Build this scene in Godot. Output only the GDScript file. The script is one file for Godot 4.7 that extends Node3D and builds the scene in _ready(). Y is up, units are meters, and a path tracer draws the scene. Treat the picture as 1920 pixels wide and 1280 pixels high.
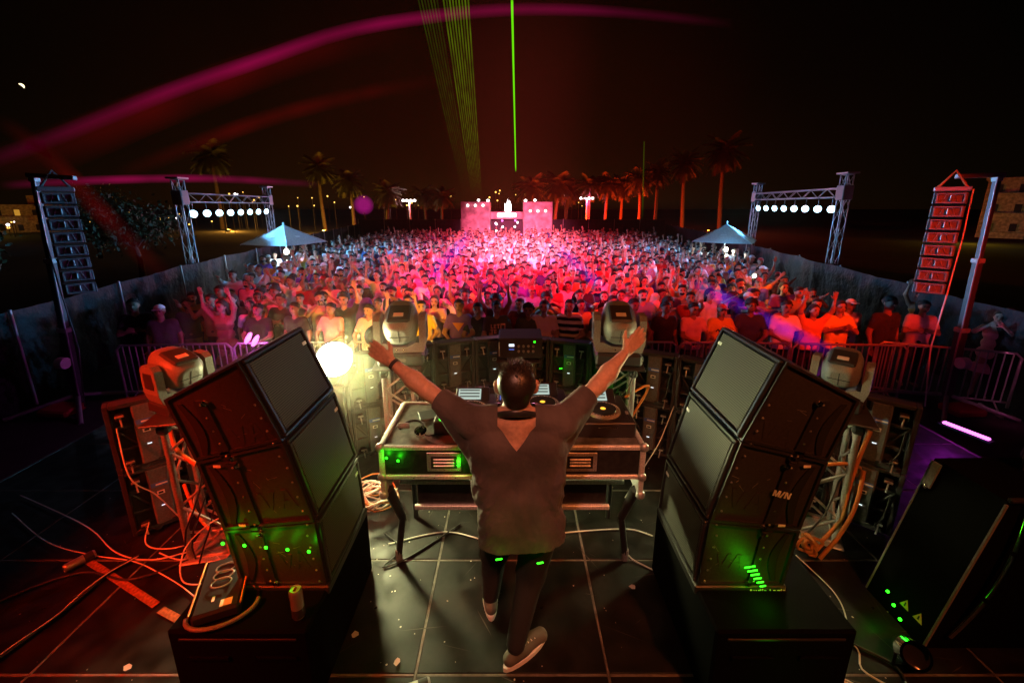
extends Node3D
# A night open-air stage seen from behind the performer. y up, metres; the stage deck is at y = S, the crowd stands on y = 0, the camera looks along -z.
const S := 1.15
var M := {}
var taken := {}
var rng := RandomNumberGenerator.new()
var font: SystemFont


class G:
	var v := PackedVector3Array()
	var n := PackedVector3Array()
	var ix := PackedInt32Array()

	func poly(p: Array, nor: Vector3) -> void:
		var o := v.size()
		for q in p:
			v.append(q)
			n.append(nor)
		for i in range(1, p.size() - 1):
			var ccw: bool = (p[i] - p[0]).cross(p[i + 1] - p[0]).dot(nor) > 0.0
			ix.append_array([o, o + i + 1, o + i] if ccw else [o, o + i, o + i + 1])

	func box(c: Vector3, s: Vector3, bev := 0.004, b := Basis()) -> G:
		var h := s * 0.5
		bev = minf(bev, minf(h.x, minf(h.y, h.z)) * 0.9)
		var i := h - Vector3(bev, bev, bev)
		for ax in 3:
			var ay := (ax + 1) % 3
			var az := (ax + 2) % 3
			for sg in [-1.0, 1.0]:
				var p := []
				for k in [[-1, -1], [1, -1], [1, 1], [-1, 1]]:
					var q := Vector3()
					q[ax] = sg * h[ax]
					q[ay] = k[0] * i[ay]
					q[az] = k[1] * i[az]
					p.append(c + b * q)
				var nn := Vector3()
				nn[ax] = sg
				poly(p, b * nn)
				for sh in [-1.0, 1.0]:
					var e := []
					for k in [[0, -1], [0, 1], [1, 1], [1, -1]]:
						var q := Vector3()
						q[ax] = sg * (h[ax] if k[0] == 0 else i[ax])
						q[ay] = sh * (i[ay] if k[0] == 0 else h[ay])
						q[az] = k[1] * i[az]
						e.append(c + b * q)
					var en := Vector3()
					en[ax] = sg
					en[ay] = sh
					poly(e, b * en.normalized())
		for sx in [-1.0, 1.0]:
			for sy in [-1.0, 1.0]:
				for sz in [-1.0, 1.0]:
					var k := Vector3(sx, sy, sz)
					poly([c + b * (k * Vector3(h.x, i.y, i.z)), c + b * (k * Vector3(i.x, h.y, i.z)), c + b * (k * Vector3(i.x, i.y, h.z))], b * k.normalized())
		return self

	func grid(rows: Array, closed_u := false, flip := false) -> void:
		# rows of points joined into a smooth sheet
		var o := v.size()
		var w: int = rows[0].size()
		var nn := PackedVector3Array()
		nn.resize(w * rows.size())
		for r in rows:
			for q in r:
				v.append(q)
		for r in rows.size() - 1:
			for c in (w if closed_u else w - 1):
				var a := o + r * w + c
				var b := o + r * w + (c + 1) % w
				var d := a + w
				var e := b + w
				var f := (v[e] - v[a]).cross(v[d] - v[b])
				if flip:
					f = -f
				for q in [a, b, d, e]:
					nn[q - o] += f
				ix.append_array([a, e, b, a, d, e] if not flip else [a, b, e, a, e, d])
		for q in nn:
			n.append(q.normalized() if q.length_squared() > 1e-20 else Vector3.UP)

	func tube(p: Array, r: float, sides := 6, r2 := -1.0, cap := true) -> G:
		var rows := []
		var t: Vector3 = (p[1] - p[0]).normalized()
		var up := t.cross(Vector3.UP if absf(t.y) < 0.9 else Vector3.RIGHT).normalized()
		for i in p.size():
			t = (p[mini(i + 1, p.size() - 1)] - p[maxi(i - 1, 0)]).normalized()
			up = (up - t * up.dot(t)).normalized()
			var w := t.cross(up)
			var rr := r if r2 < 0.0 else lerpf(r, r2, float(i) / (p.size() - 1))
			var row := []
			for k in sides:
				var a := TAU * k / sides
				row.append(p[i] + (up * cos(a) + w * sin(a)) * rr)
			rows.append(row)
		grid(rows, true)
		if cap:
			poly(rows[0], (p[0] - p[1]).normalized())
			poly(rows[-1], (p[-1] - p[-2]).normalized())
		return self

	func ball(c: Vector3, r: Vector3, nu := 12, nv := 8, b := Basis()) -> G:
		var rows := []
		for j in nv + 1:
			var row := []
			var e := PI * (float(j) / nv - 0.5)
			for i in nu:
				var a := TAU * i / nu
				row.append(c + b * (Vector3(cos(e) * cos(a), sin(e), cos(e) * sin(a)) * r))
			rows.append(row)
		grid(rows, true, true)
		return self

	func lathe(prof: Array, t: Transform3D, sides := 16) -> G:
		for j in prof.size() - 1:
			var rows := []
			for q in [prof[j], prof[j + 1]]:
				var row := []
				for i in sides:
					var a := TAU * i / sides
					row.append(t * Vector3(q.x * cos(a), q.y, q.x * sin(a)))
				rows.append(row)
			grid(rows, true, true)
		return self

	func prism(pts: Array, t: Transform3D, depth: float) -> G:
		# outline in the local xy plane, extruded along local z by depth about the middle
		var pv := PackedVector2Array(pts)
		var tri := Geometry2D.triangulate_polygon(pv)
		for sg in [-1.0, 1.0]:
			for k in range(0, tri.size(), 3):
				var q := []
				for m in 3:
					q.append(t * Vector3(pv[tri[k + m]].x, pv[tri[k + m]].y, sg * depth * 0.5))
				poly(q, t.basis.z * sg)
		var area := 0.0
		for i in pv.size():
			area += pv[i].cross(pv[(i + 1) % pv.size()])
		for i in pv.size():
			var a := pv[i]
			var b := pv[(i + 1) % pv.size()]
			var d := (b - a).normalized() * signf(area)
			poly([t * Vector3(a.x, a.y, -depth / 2), t * Vector3(b.x, b.y, -depth / 2), t * Vector3(b.x, b.y, depth / 2), t * Vector3(a.x, a.y, depth / 2)], t.basis * Vector3(d.y, -d.x, 0))
		return self

	func join(g: G, t := Transform3D()) -> G:
		var o := v.size()
		for q in g.v:
			v.append(t * q)
		for q in g.n:
			n.append((t.basis * q).normalized())
		for i in g.ix:
			ix.append(i + o)
		return self

	func cut(planes: Array) -> G:
		# drops what lies on the positive side of all the planes, with clean edges
		var out := G.new()
		for k in range(0, ix.size(), 3):
			var rest := [[[v[ix[k]], n[ix[k]]], [v[ix[k + 1]], n[ix[k + 1]]], [v[ix[k + 2]], n[ix[k + 2]]]]]
			for pl in planes:
				var inside := []
				for pg in rest:
					var keep := []
					var cutoff := []
					for i in pg.size():
						var a = pg[i]
						var b = pg[(i + 1) % pg.size()]
						var da: float = pl.distance_to(a[0])
						var db: float = pl.distance_to(b[0])
						if da <= 0.0:
							keep.append(a)
						else:
							cutoff.append(a)
						if (da <= 0.0) != (db <= 0.0):
							var f := da / (da - db)
							var m := [a[0].lerp(b[0], f), a[1].lerp(b[1], f)]
							keep.append(m)
							cutoff.append(m)
					out.fan(keep)
					if cutoff.size() > 2:
						inside.append(cutoff)
				rest = inside
		return out

	func shade() -> void:
		# smooth normals again after the points have moved; points at one place share them
		var at := {}
		for k in range(0, ix.size(), 3):
			var f := (v[ix[k + 2]] - v[ix[k]]).cross(v[ix[k + 1]] - v[ix[k]])
			for m in 3:
				var q := (v[ix[k + m]] * 20000.0).round()
				at[q] = at.get(q, Vector3.ZERO) + f
		for i in v.size():
			var s: Vector3 = at.get((v[i] * 20000.0).round(), n[i])
			n[i] = s.normalized() if s.dot(n[i]) > 0.0 else -s.normalized()

	func fan(p: Array) -> void:
		if p.size() < 3:
			return
		var o := v.size()
		for q in p:
			v.append(q[0])
			n.append(q[1])
		for i in range(1, p.size() - 1):
			ix.append_array([o, o + i, o + i + 1])

	func add_to(m: ArrayMesh, mat: Material, colors := PackedColorArray()) -> void:
		var a := []
		a.resize(Mesh.ARRAY_MAX)
		a[Mesh.ARRAY_VERTEX] = v
		a[Mesh.ARRAY_NORMAL] = n
		a[Mesh.ARRAY_INDEX] = ix
		if colors.size():
			a[Mesh.ARRAY_COLOR] = colors
		m.add_surface_from_arrays(Mesh.PRIMITIVE_TRIANGLES, a)
		m.surface_set_material(m.get_surface_count() - 1, mat)

	func mesh(mat: Material = null) -> ArrayMesh:
		var m := ArrayMesh.new()
		add_to(m, mat)
		return m


# ---------- naming and metas
func numbered(called: String) -> String:
	taken[called] = taken.get(called, -1) + 1
	return called if taken[called] == 0 else "%s_%03d" % [called, taken[called]]


func tag(o: Node, label: String, category: String, group := "", kind := "") -> Node:
	if label:
		o.set_meta("label", label)
	if category:
		o.set_meta("category", category)
	if group:
		o.set_meta("group", group)
	if kind:
		o.set_meta("kind", kind)
	return o


func thing(called: String, label: String, category: String, at := Vector3.ZERO, turn := 0.0, group := "") -> Node3D:
	var o := Node3D.new()
	o.name = numbered(called)
	add_child(o)
	o.position = at
	o.rotation.y = turn
	tag(o, label, category, group)
	return o


func put(called: String, m: Mesh, mat: Material, parent: Node = null, t := Transform3D()) -> MeshInstance3D:
	var o := MeshInstance3D.new()
	o.mesh = m
	o.material_override = mat
	o.transform = t
	if parent == null:
		o.name = numbered(called)
		add_child(o)
	else:
		o.name = called
		parent.add_child(o, true)
	return o


func obj(called: String, g: G, mat: Material, parent: Node = null, t := Transform3D()) -> MeshInstance3D:
	return put(called, g.mesh(), mat, parent, t)


func copy(o: Node3D, at: Vector3, turn: float, label := "") -> Node3D:
	var c: Node3D = o.duplicate()
	c.name = numbered(String(o.name))
	add_child(c)
	c.position = at
	c.rotation.y = turn
	if label:
		c.set_meta("label", label)
	return c


func text(called: String, words: String, size: float, mat: Material, parent: Node, t: Transform3D, depth := 0.003) -> MeshInstance3D:
	var m := TextMesh.new()
	m.text = words
	m.font = font
	m.font_size = 32
	m.pixel_size = size / 32.0
	m.depth = depth
	m.curve_step = 2.0
	return put(called, m, mat, parent, t)


func bx(s: Vector3, bev := 0.004, c := Vector3.ZERO) -> G:
	return G.new().box(c, s, bev)


func face_to(dir: Vector3) -> Basis:
	# local +z looks along dir
	var z := dir.normalized()
	var x := (Vector3.UP if absf(z.y) < 0.98 else Vector3.RIGHT).cross(z).normalized()
	return Basis(x, z.cross(x), z)


func spot(parent: Node, at: Vector3, to: Vector3, color: Color, energy: float, angle: float, size := 0.1, soft := 1.0) -> void:
	var l := SpotLight3D.new()
	l.name = "light"
	l.light_color = color
	l.light_energy = energy
	l.spot_angle = angle
	l.spot_range = 90.0
	l.spot_attenuation = 2.0
	l.spot_angle_attenuation = soft
	l.light_size = size
	l.shadow_enabled = true
	parent.add_child(l, true)
	l.global_transform = Transform3D(face_to(at - to), at)


func omni(parent: Node, at: Vector3, color: Color, energy: float, size := 0.03) -> void:
	var l := OmniLight3D.new()
	l.name = "light"
	l.light_color = color
	l.light_energy = energy
	l.omni_range = 40.0
	l.omni_attenuation = 2.0
	l.light_size = size
	l.shadow_enabled = true
	parent.add_child(l, true)
	l.global_position = at


# ---------- materials: linear base colours
func lin(r: float, g: float, b: float, a := 1.0) -> Color:
	var c := Color(r, g, b).linear_to_srgb()
	c.a = a
	return c


func noise_tex(freq: float, lo: float, hi: float, oct := 4, normal := false, size := 256, seed_ := 1) -> NoiseTexture2D:
	var f := FastNoiseLite.new()
	f.seed = seed_
	f.frequency = freq
	f.fractal_octaves = oct
	var t := NoiseTexture2D.new()
	t.width = size
	t.height = size
	t.seamless = true
	t.noise = f
	if normal:
		t.as_normal_map = true
		t.bump_strength = lo
	else:
		var g := Gradient.new()
		g.set_color(0, Color(lo, lo, lo))
		g.set_color(1, Color(hi, hi, hi))
		t.color_ramp = g
	return t


func mat(called: String, c: Color, rough := 0.6, metal := 0.0, tex: Texture2D = null, scale := 1.0) -> StandardMaterial3D:
	var m := StandardMaterial3D.new()
	m.resource_name = called
	m.albedo_color = c
	m.roughness = rough
	m.metallic = metal
	if tex:
		m.albedo_texture = tex
		m.uv1_triplanar = true
		m.uv1_scale = Vector3.ONE * scale
	M[called] = m
	return m


func glow(called: String, c: Color, energy: float) -> StandardMaterial3D:
	var m := mat(called, lin(0.02, 0.02, 0.02), 0.5)
	m.emission_enabled = true
	m.emission = c
	m.emission_energy_multiplier = energy
	return m


func beam_mat(called: String, c: Color, energy: float, alpha: float) -> StandardMaterial3D:
	var m := glow(called, c, energy)
	m.albedo_color = Color(0, 0, 0, alpha)
	m.specular_mode = BaseMaterial3D.SPECULAR_DISABLED
	m.roughness = 1.0
	m.transparency = BaseMaterial3D.TRANSPARENCY_ALPHA
	m.vertex_color_use_as_albedo = true
	return m


func make_materials() -> void:
	font = SystemFont.new()
	font.font_names = PackedStringArray(["Droid Sans"])
	font.font_weight = 700
	var dirt := noise_tex(0.012, 0.55, 1.0, 5, false, 512)
	var fine := noise_tex(0.05, 0.75, 1.0, 4, false, 256, 3)
	var smear := noise_tex(0.01, 0.25, 0.75, 5, false, 512, 5)
	var wrinkle := noise_tex(0.02, 6.0, 0.0, 4, true, 512, 7)
	var cloth := noise_tex(0.03, 2.5, 0.0, 4, true, 256, 9)
	var deck := mat("deck", lin(0.015, 0.011, 0.008), 0.5, 0.0, dirt, 0.9)
	deck.roughness = 1.0
	deck.roughness_texture = smear
	deck.metallic_specular = 0.38
	mat("seam", lin(0.24, 0.2, 0.17), 0.6, 0.0, dirt, 2.0)
	mat("scuff", lin(0.07, 0.06, 0.05), 0.9)
	mat("dark_under", lin(0.01, 0.01, 0.01), 0.9)
	mat("ground", lin(0.05, 0.045, 0.04), 0.95, 0.0, dirt, 0.15)
	mat("grass_far", lin(0.03, 0.035, 0.015), 1.0, 0.0, dirt, 0.1)
	mat("cabinet", lin(0.04, 0.038, 0.037), 0.45, 0.0, fine, 4.0)
	mat("cabinet_frame", lin(0.03, 0.03, 0.03), 0.35, 0.0, fine, 5.0)
	mat("sub_black", lin(0.004, 0.004, 0.004), 0.85, 0.0, fine, 4.0).metallic_specular = 0.15
	mat("slot", lin(0.003, 0.003, 0.003), 0.8)
	var gr := mat("grille", lin(0.085, 0.085, 0.07), 0.65, 0.1, grille_tex(), 48.0)
	gr.uv1_triplanar_sharpness = 8.0
	mat("steel", lin(0.55, 0.55, 0.55), 0.4, 0.6, fine, 6.0)
	mat("alu", lin(0.72, 0.72, 0.7), 0.45, 0.35, fine, 5.0)
	mat("array_grey", lin(0.16, 0.15, 0.16), 0.5, 0.0, fine, 4.0)
	mat("mast_metal", lin(0.16, 0.16, 0.17), 0.4, 0.5, fine, 6.0)
	mat("chrome", lin(0.8, 0.8, 0.8), 0.08, 1.0)
	mat("case_board", lin(0.03, 0.03, 0.028), 0.4, 0.0, dirt, 3.0)
	mat("table_top", lin(0.16, 0.16, 0.14), 0.5, 0.0, dirt, 2.0)
	mat("rubber", lin(0.012, 0.012, 0.012), 0.7)
	mat("plastic", lin(0.02, 0.02, 0.022), 0.3)
	mat("fixture", lin(0.26, 0.26, 0.245), 0.45, 0.0, fine, 6.0)
	mat("fixture_dark", lin(0.04, 0.04, 0.042), 0.3)
	mat("panel_back", lin(0.055, 0.053, 0.055), 0.45, 0.0, fine, 4.0)
	mat("panel_spine", lin(0.15, 0.15, 0.15), 0.45, 0.0, fine, 4.0)
	mat("label_blue", lin(0.06, 0.14, 0.5), 0.5)
	mat("white", lin(0.75, 0.75, 0.72), 0.6)
	mat("cable_white", lin(0.7, 0.66, 0.6), 0.5)
	mat("cable_black", lin(0.02, 0.02, 0.02), 0.5)
	mat("strap", lin(0.65, 0.24, 0.05), 0.75, 0.0, fine, 10.0)
	mat("tape", lin(0.5, 0.2, 0.06), 0.7, 0.0, dirt, 5.0)
	mat("can", lin(0.55, 0.57, 0.55), 0.3, 0.7)
	mat("paper", lin(0.55, 0.45, 0.4), 0.9)
	var fb := mat("fence_fabric", lin(0.014, 0.0145, 0.02), 0.75, 0.0, dirt, 0.4)
	fb.normal_enabled = true
	fb.normal_texture = wrinkle
	fb.normal_scale = 1.0
	mat("booth_wall", lin(0.55, 0.42, 0.42), 0.7, 0.0, dirt, 0.2)
	mat("booth_dark", lin(0.03, 0.02, 0.03), 0.8)
	mat("canopy", lin(0.5, 0.52, 0.55), 0.8, 0.0, fine, 1.0)
	M.canopy.backlight_enabled = true
	M.canopy.backlight = Color(0.4, 0.4, 0.4)
	mat("bark", lin(0.12, 0.09, 0.06), 0.9, 0.0, dirt, 1.5)
	mat("frond", lin(0.07, 0.08, 0.03), 0.6)
	mat("leaf", lin(0.03, 0.045, 0.015), 0.6)
	mat("plaster", lin(0.35, 0.3, 0.2), 0.85, 0.0, dirt, 0.3)
	mat("window_glass", lin(0.02, 0.02, 0.025), 0.15)
	glow("window_lit", Color(1.0, 0.72, 0.25), 0.45)
	glow("lamp_yellow", Color(1.0, 0.75, 0.35), 3.0)
	glow("lamp_warm", Color(1.0, 1.0, 0.86), 16.0)
	glow("lamp_cyan", Color(0.75, 0.93, 1.0), 7.0)
	glow("lamp_white", Color(1.0, 0.95, 0.95), 6.0)
	glow("lamp_pink", Color(1.0, 0.45, 0.95), 3.0)
	glow("lamp_magenta", Color(0.75, 0.15, 0.6), 0.8)
	glow("lamp_red", Color(1.0, 0.25, 0.15), 3.0)
	glow("led_green", Color(0.15, 1.0, 0.1), 5.0)
	glow("led_amber", Color(1.0, 0.7, 0.2), 2.0)
	glow("led_white", Color(0.9, 0.95, 1.0), 1.6)
	glow("screen_pale", Color(0.8, 0.9, 0.85), 0.75)
	glow("screen_blue", Color(0.35, 0.5, 1.0), 0.8)
	glow("moon_glow", Color(1.0, 0.92, 0.7), 3.0)
	beam_mat("laser_green", Color(0.45, 1.0, 0.05), 1.1, 0.5)
	beam_mat("laser_faint", Color(0.45, 0.6, 0.08), 0.6, 0.12)
	beam_mat("glow_pink", Color(0.85, 0.06, 0.42), 1.0, 0.024)
	beam_mat("glow_violet", Color(0.5, 0.12, 0.9), 1.0, 0.035)
	# people
	for k in 4:
		var sk: Color = [lin(0.5, 0.3, 0.2), lin(0.4, 0.22, 0.14), lin(0.3, 0.16, 0.1), lin(0.58, 0.37, 0.27)][k]
		var m := mat("skin_%d" % k, sk, 0.58, 0.0, fine, 3.0)
		m.subsurf_scatter_enabled = true
		m.subsurf_scatter_strength = 0.08
	var tops := {
		"black": lin(0.02, 0.02, 0.022), "white": lin(0.72, 0.7, 0.68), "grey": lin(0.25, 0.25, 0.26), "dark blue": lin(0.03, 0.04, 0.14), "dark red": lin(0.28, 0.03, 0.03), "pale pink": lin(0.65, 0.4, 0.45),
		"charcoal": lin(0.06, 0.06, 0.065), "sky blue": lin(0.25, 0.4, 0.6), "yellow": lin(0.7, 0.5, 0.08), "cream": lin(0.6, 0.52, 0.4), "violet": lin(0.14, 0.06, 0.38), "lime": lin(0.3, 0.6, 0.08), "brown": lin(0.16, 0.08, 0.05), "orange": lin(0.6, 0.22, 0.05),
	}
	for k in tops:
		var m := mat("top_" + k, tops[k], 0.85)
		m.normal_enabled = true
		m.normal_texture = cloth
		m.uv1_triplanar = true
		m.uv1_scale = Vector3.ONE * 2.0
		m.rim_enabled = true
		m.rim = 0.3
	var st := mat("top_striped", Color.WHITE, 0.85, 0.0, stripes(), 1.0)
	st.uv1_scale = Vector3.ONE * 1.0
	for k in {"denim": 0, "dark": 1, "khaki": 2}:
		mat("legs_" + k, {"denim": lin(0.05, 0.07, 0.14), "dark": lin(0.014, 0.014, 0.016), "khaki": lin(0.25, 0.2, 0.13)}[k], 0.85)
	mat("hair_dark", lin(0.014, 0.011, 0.009), 0.8)
	mat("hair_brown", lin(0.04, 0.022, 0.012), 0.75)
	mat("cap_white", lin(0.6, 0.6, 0.6), 0.8)
	mat("cap_red", lin(0.4, 0.03, 0.03), 0.8)
	mat("eye", lin(0.01, 0.008, 0.008), 0.3)
	var dt := mat("performer_shirt", lin(0.085, 0.07, 0.068), 0.9, 0.0, noise_tex(0.008, 0.45, 1.0, 4, false, 256, 21), 1.6)
	dt.normal_enabled = true
	dt.normal_texture = cloth
	dt.rim_enabled = true
	dt.rim = 0.4
	mat("performer_hair", lin(0.03, 0.02, 0.014), 0.4, 0.0, noise_tex(0.2, 0.4, 1.0, 2, false, 128, 23), 8.0)
	mat("shoe", lin(0.1, 0.1, 0.08), 0.7)


func grille_tex() -> ImageTexture:
	var im := Image.create(32, 32, false, Image.FORMAT_RGB8)
	for y in 32:
		for x in 32:
			var hole := Vector2(fposmod(x + (8 if (y / 16) % 2 else 0), 16) - 7.5, fposmod(y, 16) - 7.5).length() < 5.6
			im.set_pixel(x, y, Color(0.25, 0.25, 0.25) if hole else Color(1, 1, 1))
	return ImageTexture.create_from_image(im)


func stripes() -> ImageTexture:
	var im := Image.create(4, 256, false, Image.FORMAT_RGB8)
	for y in 256:
		for x in 4:
			im.set_pixel(x, y, Color(0.85, 0.8, 0.8) if y % 32 < 15 else Color(0.05, 0.04, 0.05))
	return ImageTexture.create_from_image(im)


func sky_picture() -> ImageTexture:
	# night air: nearly black, with the brown glow of lit haze low over the far end of the ground
	var im := Image.create(512, 256, false, Image.FORMAT_RGBF)
	var f := FastNoiseLite.new()
	f.seed = 4
	f.frequency = 1.2
	for y in 256:
		var e := (0.5 - (y + 0.5) / 256.0) * PI
		for x in 512:
			var a := wrapf((x + 0.5) / 512.0 * TAU, -PI, PI)
			var d := Vector3(sin(a) * cos(e), sin(e), -cos(a) * cos(e))
			var away := absf(a + 0.1)
			var g := exp(-away * away / 0.22) * exp(-maxf(e, 0.0) / 0.42)
			g *= 0.75 + 0.5 * f.get_noise_3dv(d * 2.0)
			var low := exp(-maxf(e, 0.0) / 0.16) * exp(-away * away / 0.9)
			im.set_pixel(x, y, Color(0.0002 + 0.0135 * g + 0.0055 * low, 0.0002 + 0.0034 * g + 0.0028 * low, 0.0002 + 0.0005 * g + 0.0004 * low))
	return ImageTexture.create_from_image(im)


# ---------- bodies: tapered capsules joined with a smooth minimum, meshed as surface nets
func nets(bones: Array, cell: float, soft: float) -> G:
	var k := 1.0 / soft
	var lo := Vector3(1e9, 1e9, 1e9)
	var hi := -lo
	for b in bones:
		var r := Vector3.ONE * (maxf(b[2], b[3]) + 2.5 * cell + soft)
		lo = lo.min(b[0] - r).min(b[1] - r)
		hi = hi.max(b[0] + r).max(b[1] + r)
	var nx := int((hi.x - lo.x) / cell) + 2
	var ny := int((hi.y - lo.y) / cell) + 2
	var nz := int((hi.z - lo.z) / cell) + 2
	var s := PackedFloat32Array()
	s.resize(nx * ny * nz)
	for b in bones:
		var a: Vector3 = b[0]
		var ab: Vector3 = b[1] - b[0]
		var ra: float = b[2]
		var dr: float = b[3] - b[2]
		var l2 := maxf(ab.length_squared(), 1e-9)
		var r := Vector3.ONE * (maxf(b[2], b[3]) + maxf(2.0 * cell, 4.0 * soft))
		var p0: Vector3 = ((b[0].min(b[1]) - r - lo) / cell).max(Vector3.ZERO)
		var p1: Vector3 = (b[0].max(b[1]) + r - lo) / cell
		for z in range(int(p0.z), mini(nz, int(p1.z) + 1)):
			for y in range(int(p0.y), mini(ny, int(p1.y) + 1)):
				var i := (z * ny + y) * nx
				var q := lo + Vector3(0, y, z) * cell - a
				for x in range(int(p0.x), mini(nx, int(p1.x) + 1)):
					var w := Vector3(q.x + x * cell, q.y, q.z)
					var t := clampf(w.dot(ab) / l2, 0.0, 1.0)
					s[i + x] += exp((ra + dr * t - (w - ab * t).length()) * k)
	var g := G.new()
	var vid := PackedInt32Array()
	vid.resize(s.size())
	vid.fill(-1)
	var off := [0, 1, nx, nx + 1, nx * ny, nx * ny + 1, nx * ny + nx, nx * ny + nx + 1]
	var edges := [[0, 1], [2, 3], [4, 5], [6, 7], [0, 2], [1, 3], [4, 6], [5, 7], [0, 4], [1, 5], [2, 6], [3, 7]]
	var cornr := [Vector3(0, 0, 0), Vector3(1, 0, 0), Vector3(0, 1, 0), Vector3(1, 1, 0), Vector3(0, 0, 1), Vector3(1, 0, 1), Vector3(0, 1, 1), Vector3(1, 1, 1)]
	var most := exp(3.6 * cell * k)
	var least := exp(-3.6 * cell * k)
	for z in nz - 1:
		for y in ny - 1:
			var i := (z * ny + y) * nx
			for x in nx - 1:
				var v0 := s[i + x]
				if v0 < least or v0 > most:
					continue
				var j := i + x
				var ins := 0
				for c in 8:
					if s[j + off[c]] >= 1.0:
						ins += 1
				if ins == 0 or ins == 8:
					continue
				var sum := Vector3.ZERO
				var cnt := 0
				for e in edges:
					var f0 := s[j + off[e[0]]]
					var f1 := s[j + off[e[1]]]
					if (f0 >= 1.0) != (f1 >= 1.0):
						var d0 := log(maxf(f0, 1e-12))
						var d1 := log(maxf(f1, 1e-12))
						sum += cornr[e[0]].lerp(cornr[e[1]], d0 / (d0 - d1))
						cnt += 1
				vid[j] = g.v.size()
				g.v.append(lo + (Vector3(x, y, z) + sum / cnt) * cell)
	var nn := PackedVector3Array()
	nn.resize(g.v.size())
	var step := [1, nx, nx * ny]
	for z in range(1, nz - 1):
		for y in range(1, ny - 1):
			var i := (z * ny + y) * nx
			for x in range(1, nx - 1):
				var j := i + x
				if vid[j] < 0:
					continue
				var here := s[j] >= 1.0
				for ax in 3:
					if here == (s[j + step[ax]] >= 1.0):
						continue
					var u: int = step[(ax + 1) % 3]
					var w: int = step[(ax + 2) % 3]
					var a := vid[j]
					var b := vid[j - u]
					var c := vid[j - u - w]
					var d := vid[j - w]
					if b < 0 or c < 0 or d < 0:
						continue
					var f := (g.v[c] - g.v[a]).cross(g.v[d] - g.v[b])
					var out := Vector3()
					out[ax] = 1.0 if here else -1.0
					if f.dot(out) < 0.0:
						f = -f
						g.ix.append_array([a, b, c, a, c, d])
					else:
						g.ix.append_array([a, c, b, a, d, c])
					nn[a] += f
					nn[b] += f
					nn[c] += f
					nn[d] += f
	for q in nn:
		g.n.append(q.normalized())
	return g


func hand_bones(wrist: Vector3, dir: Vector3, back: Vector3, thumb: Vector3, sc := 1.0, curl := 0.15, spread := 0.06) -> Array:
	# dir runs to the fingertips, back is the normal of the back of the hand, thumb points to the thumb's side
	dir = dir.normalized()
	thumb = (thumb - dir * thumb.dot(dir)).normalized()
	back = dir.cross(thumb) if dir.cross(thumb).dot(back) > 0.0 else thumb.cross(dir)
	var out := []
	var lens := [0.068, 0.077, 0.072, 0.056]
	for k in 4:
		var side: Vector3 = thumb * (0.030 - 0.02 * k) * sc
		var base := wrist + side * 0.55
		var kn: Vector3 = wrist + dir * (0.088 - (0.004 * absf(k - 1.0))) * sc + side
		out.append([base, kn, 0.0135 * sc, 0.0115 * sc])
		var fd := (dir + thumb * (1.5 - k) * spread).normalized()
		var p: Vector3 = kn
		for seg in 3:
			var fl: float = lens[k] * sc * [0.45, 0.3, 0.25][seg]
			fd = (fd - back * curl * [0.5, 1.0, 0.8][seg]).normalized()
			out.append([p, p + fd * fl, (0.0092 - 0.0008 * seg) * sc, (0.0086 - 0.001 * seg) * sc])
			p += fd * fl
	var tb := wrist + dir * 0.022 * sc + thumb * 0.024 * sc - back * 0.006 * sc
	var tm := tb + (dir * 0.6 + thumb * 0.7 - back * 0.1).normalized() * 0.042 * sc
	out.append([tb, tm, 0.0135 * sc, 0.0105 * sc])
	out.append([tm, tm + (dir * 0.85 + thumb * 0.4 - back * 0.15).normalized() * 0.034 * sc, 0.01 * sc, 0.008 * sc])
	return out


const LIMB := {
	"down": [Vector3(0.25, 1.13, -0.03), Vector3(0.26, 0.89, 0.07)], "up": [Vector3(0.3, 1.64, 0.06), Vector3(0.27, 1.89, 0.11)], "wide": [Vector3(0.37, 1.6, 0.06), Vector3(0.5, 1.81, 0.12)],
	"clap": [Vector3(0.26, 1.19, 0.14), Vector3(0.06, 1.31, 0.31)], "hold": [Vector3(0.27, 1.34, 0.25), Vector3(0.085, 1.53, 0.38)], "lean": [Vector3(0.27, 1.14, 0.13), Vector3(0.13, 1.07, 0.34)],
	"cross": [Vector3(0.26, 1.14, 0.1), Vector3(0.03, 1.2, 0.2)], "point": [Vector3(0.22, 1.53, 0.25), Vector3(0.19, 1.65, 0.46)], "reach": [Vector3(0.27, 1.44, 0.27), Vector3(0.26, 1.52, 0.51)], "wave": [Vector3(0.36, 1.25, 0.08), Vector3(0.38, 1.5, 0.17)],
}
const POSES := [["down", "down"], ["up", "up"], ["wide", "wide"], ["down", "up"], ["wave", "down"], ["clap", "clap"], ["hold", "hold"], ["lean", "lean"], ["cross", "cross"], ["down", "point"], ["reach", "reach"], ["point", "wave"]]
const POSE_WORDS := ["arms down", "both arms up", "arms spread high", "one arm up", "waving", "clapping", "hands before face", "leaning forward", "arms folded", "pointing forward", "reaching forward", "gesturing with both arms"]
var head_g: G
var hair_g := {}
var eyes_g: G
var bodies := []
var shirts := []
var dresses := {}
var legs_m: ArrayMesh


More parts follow.
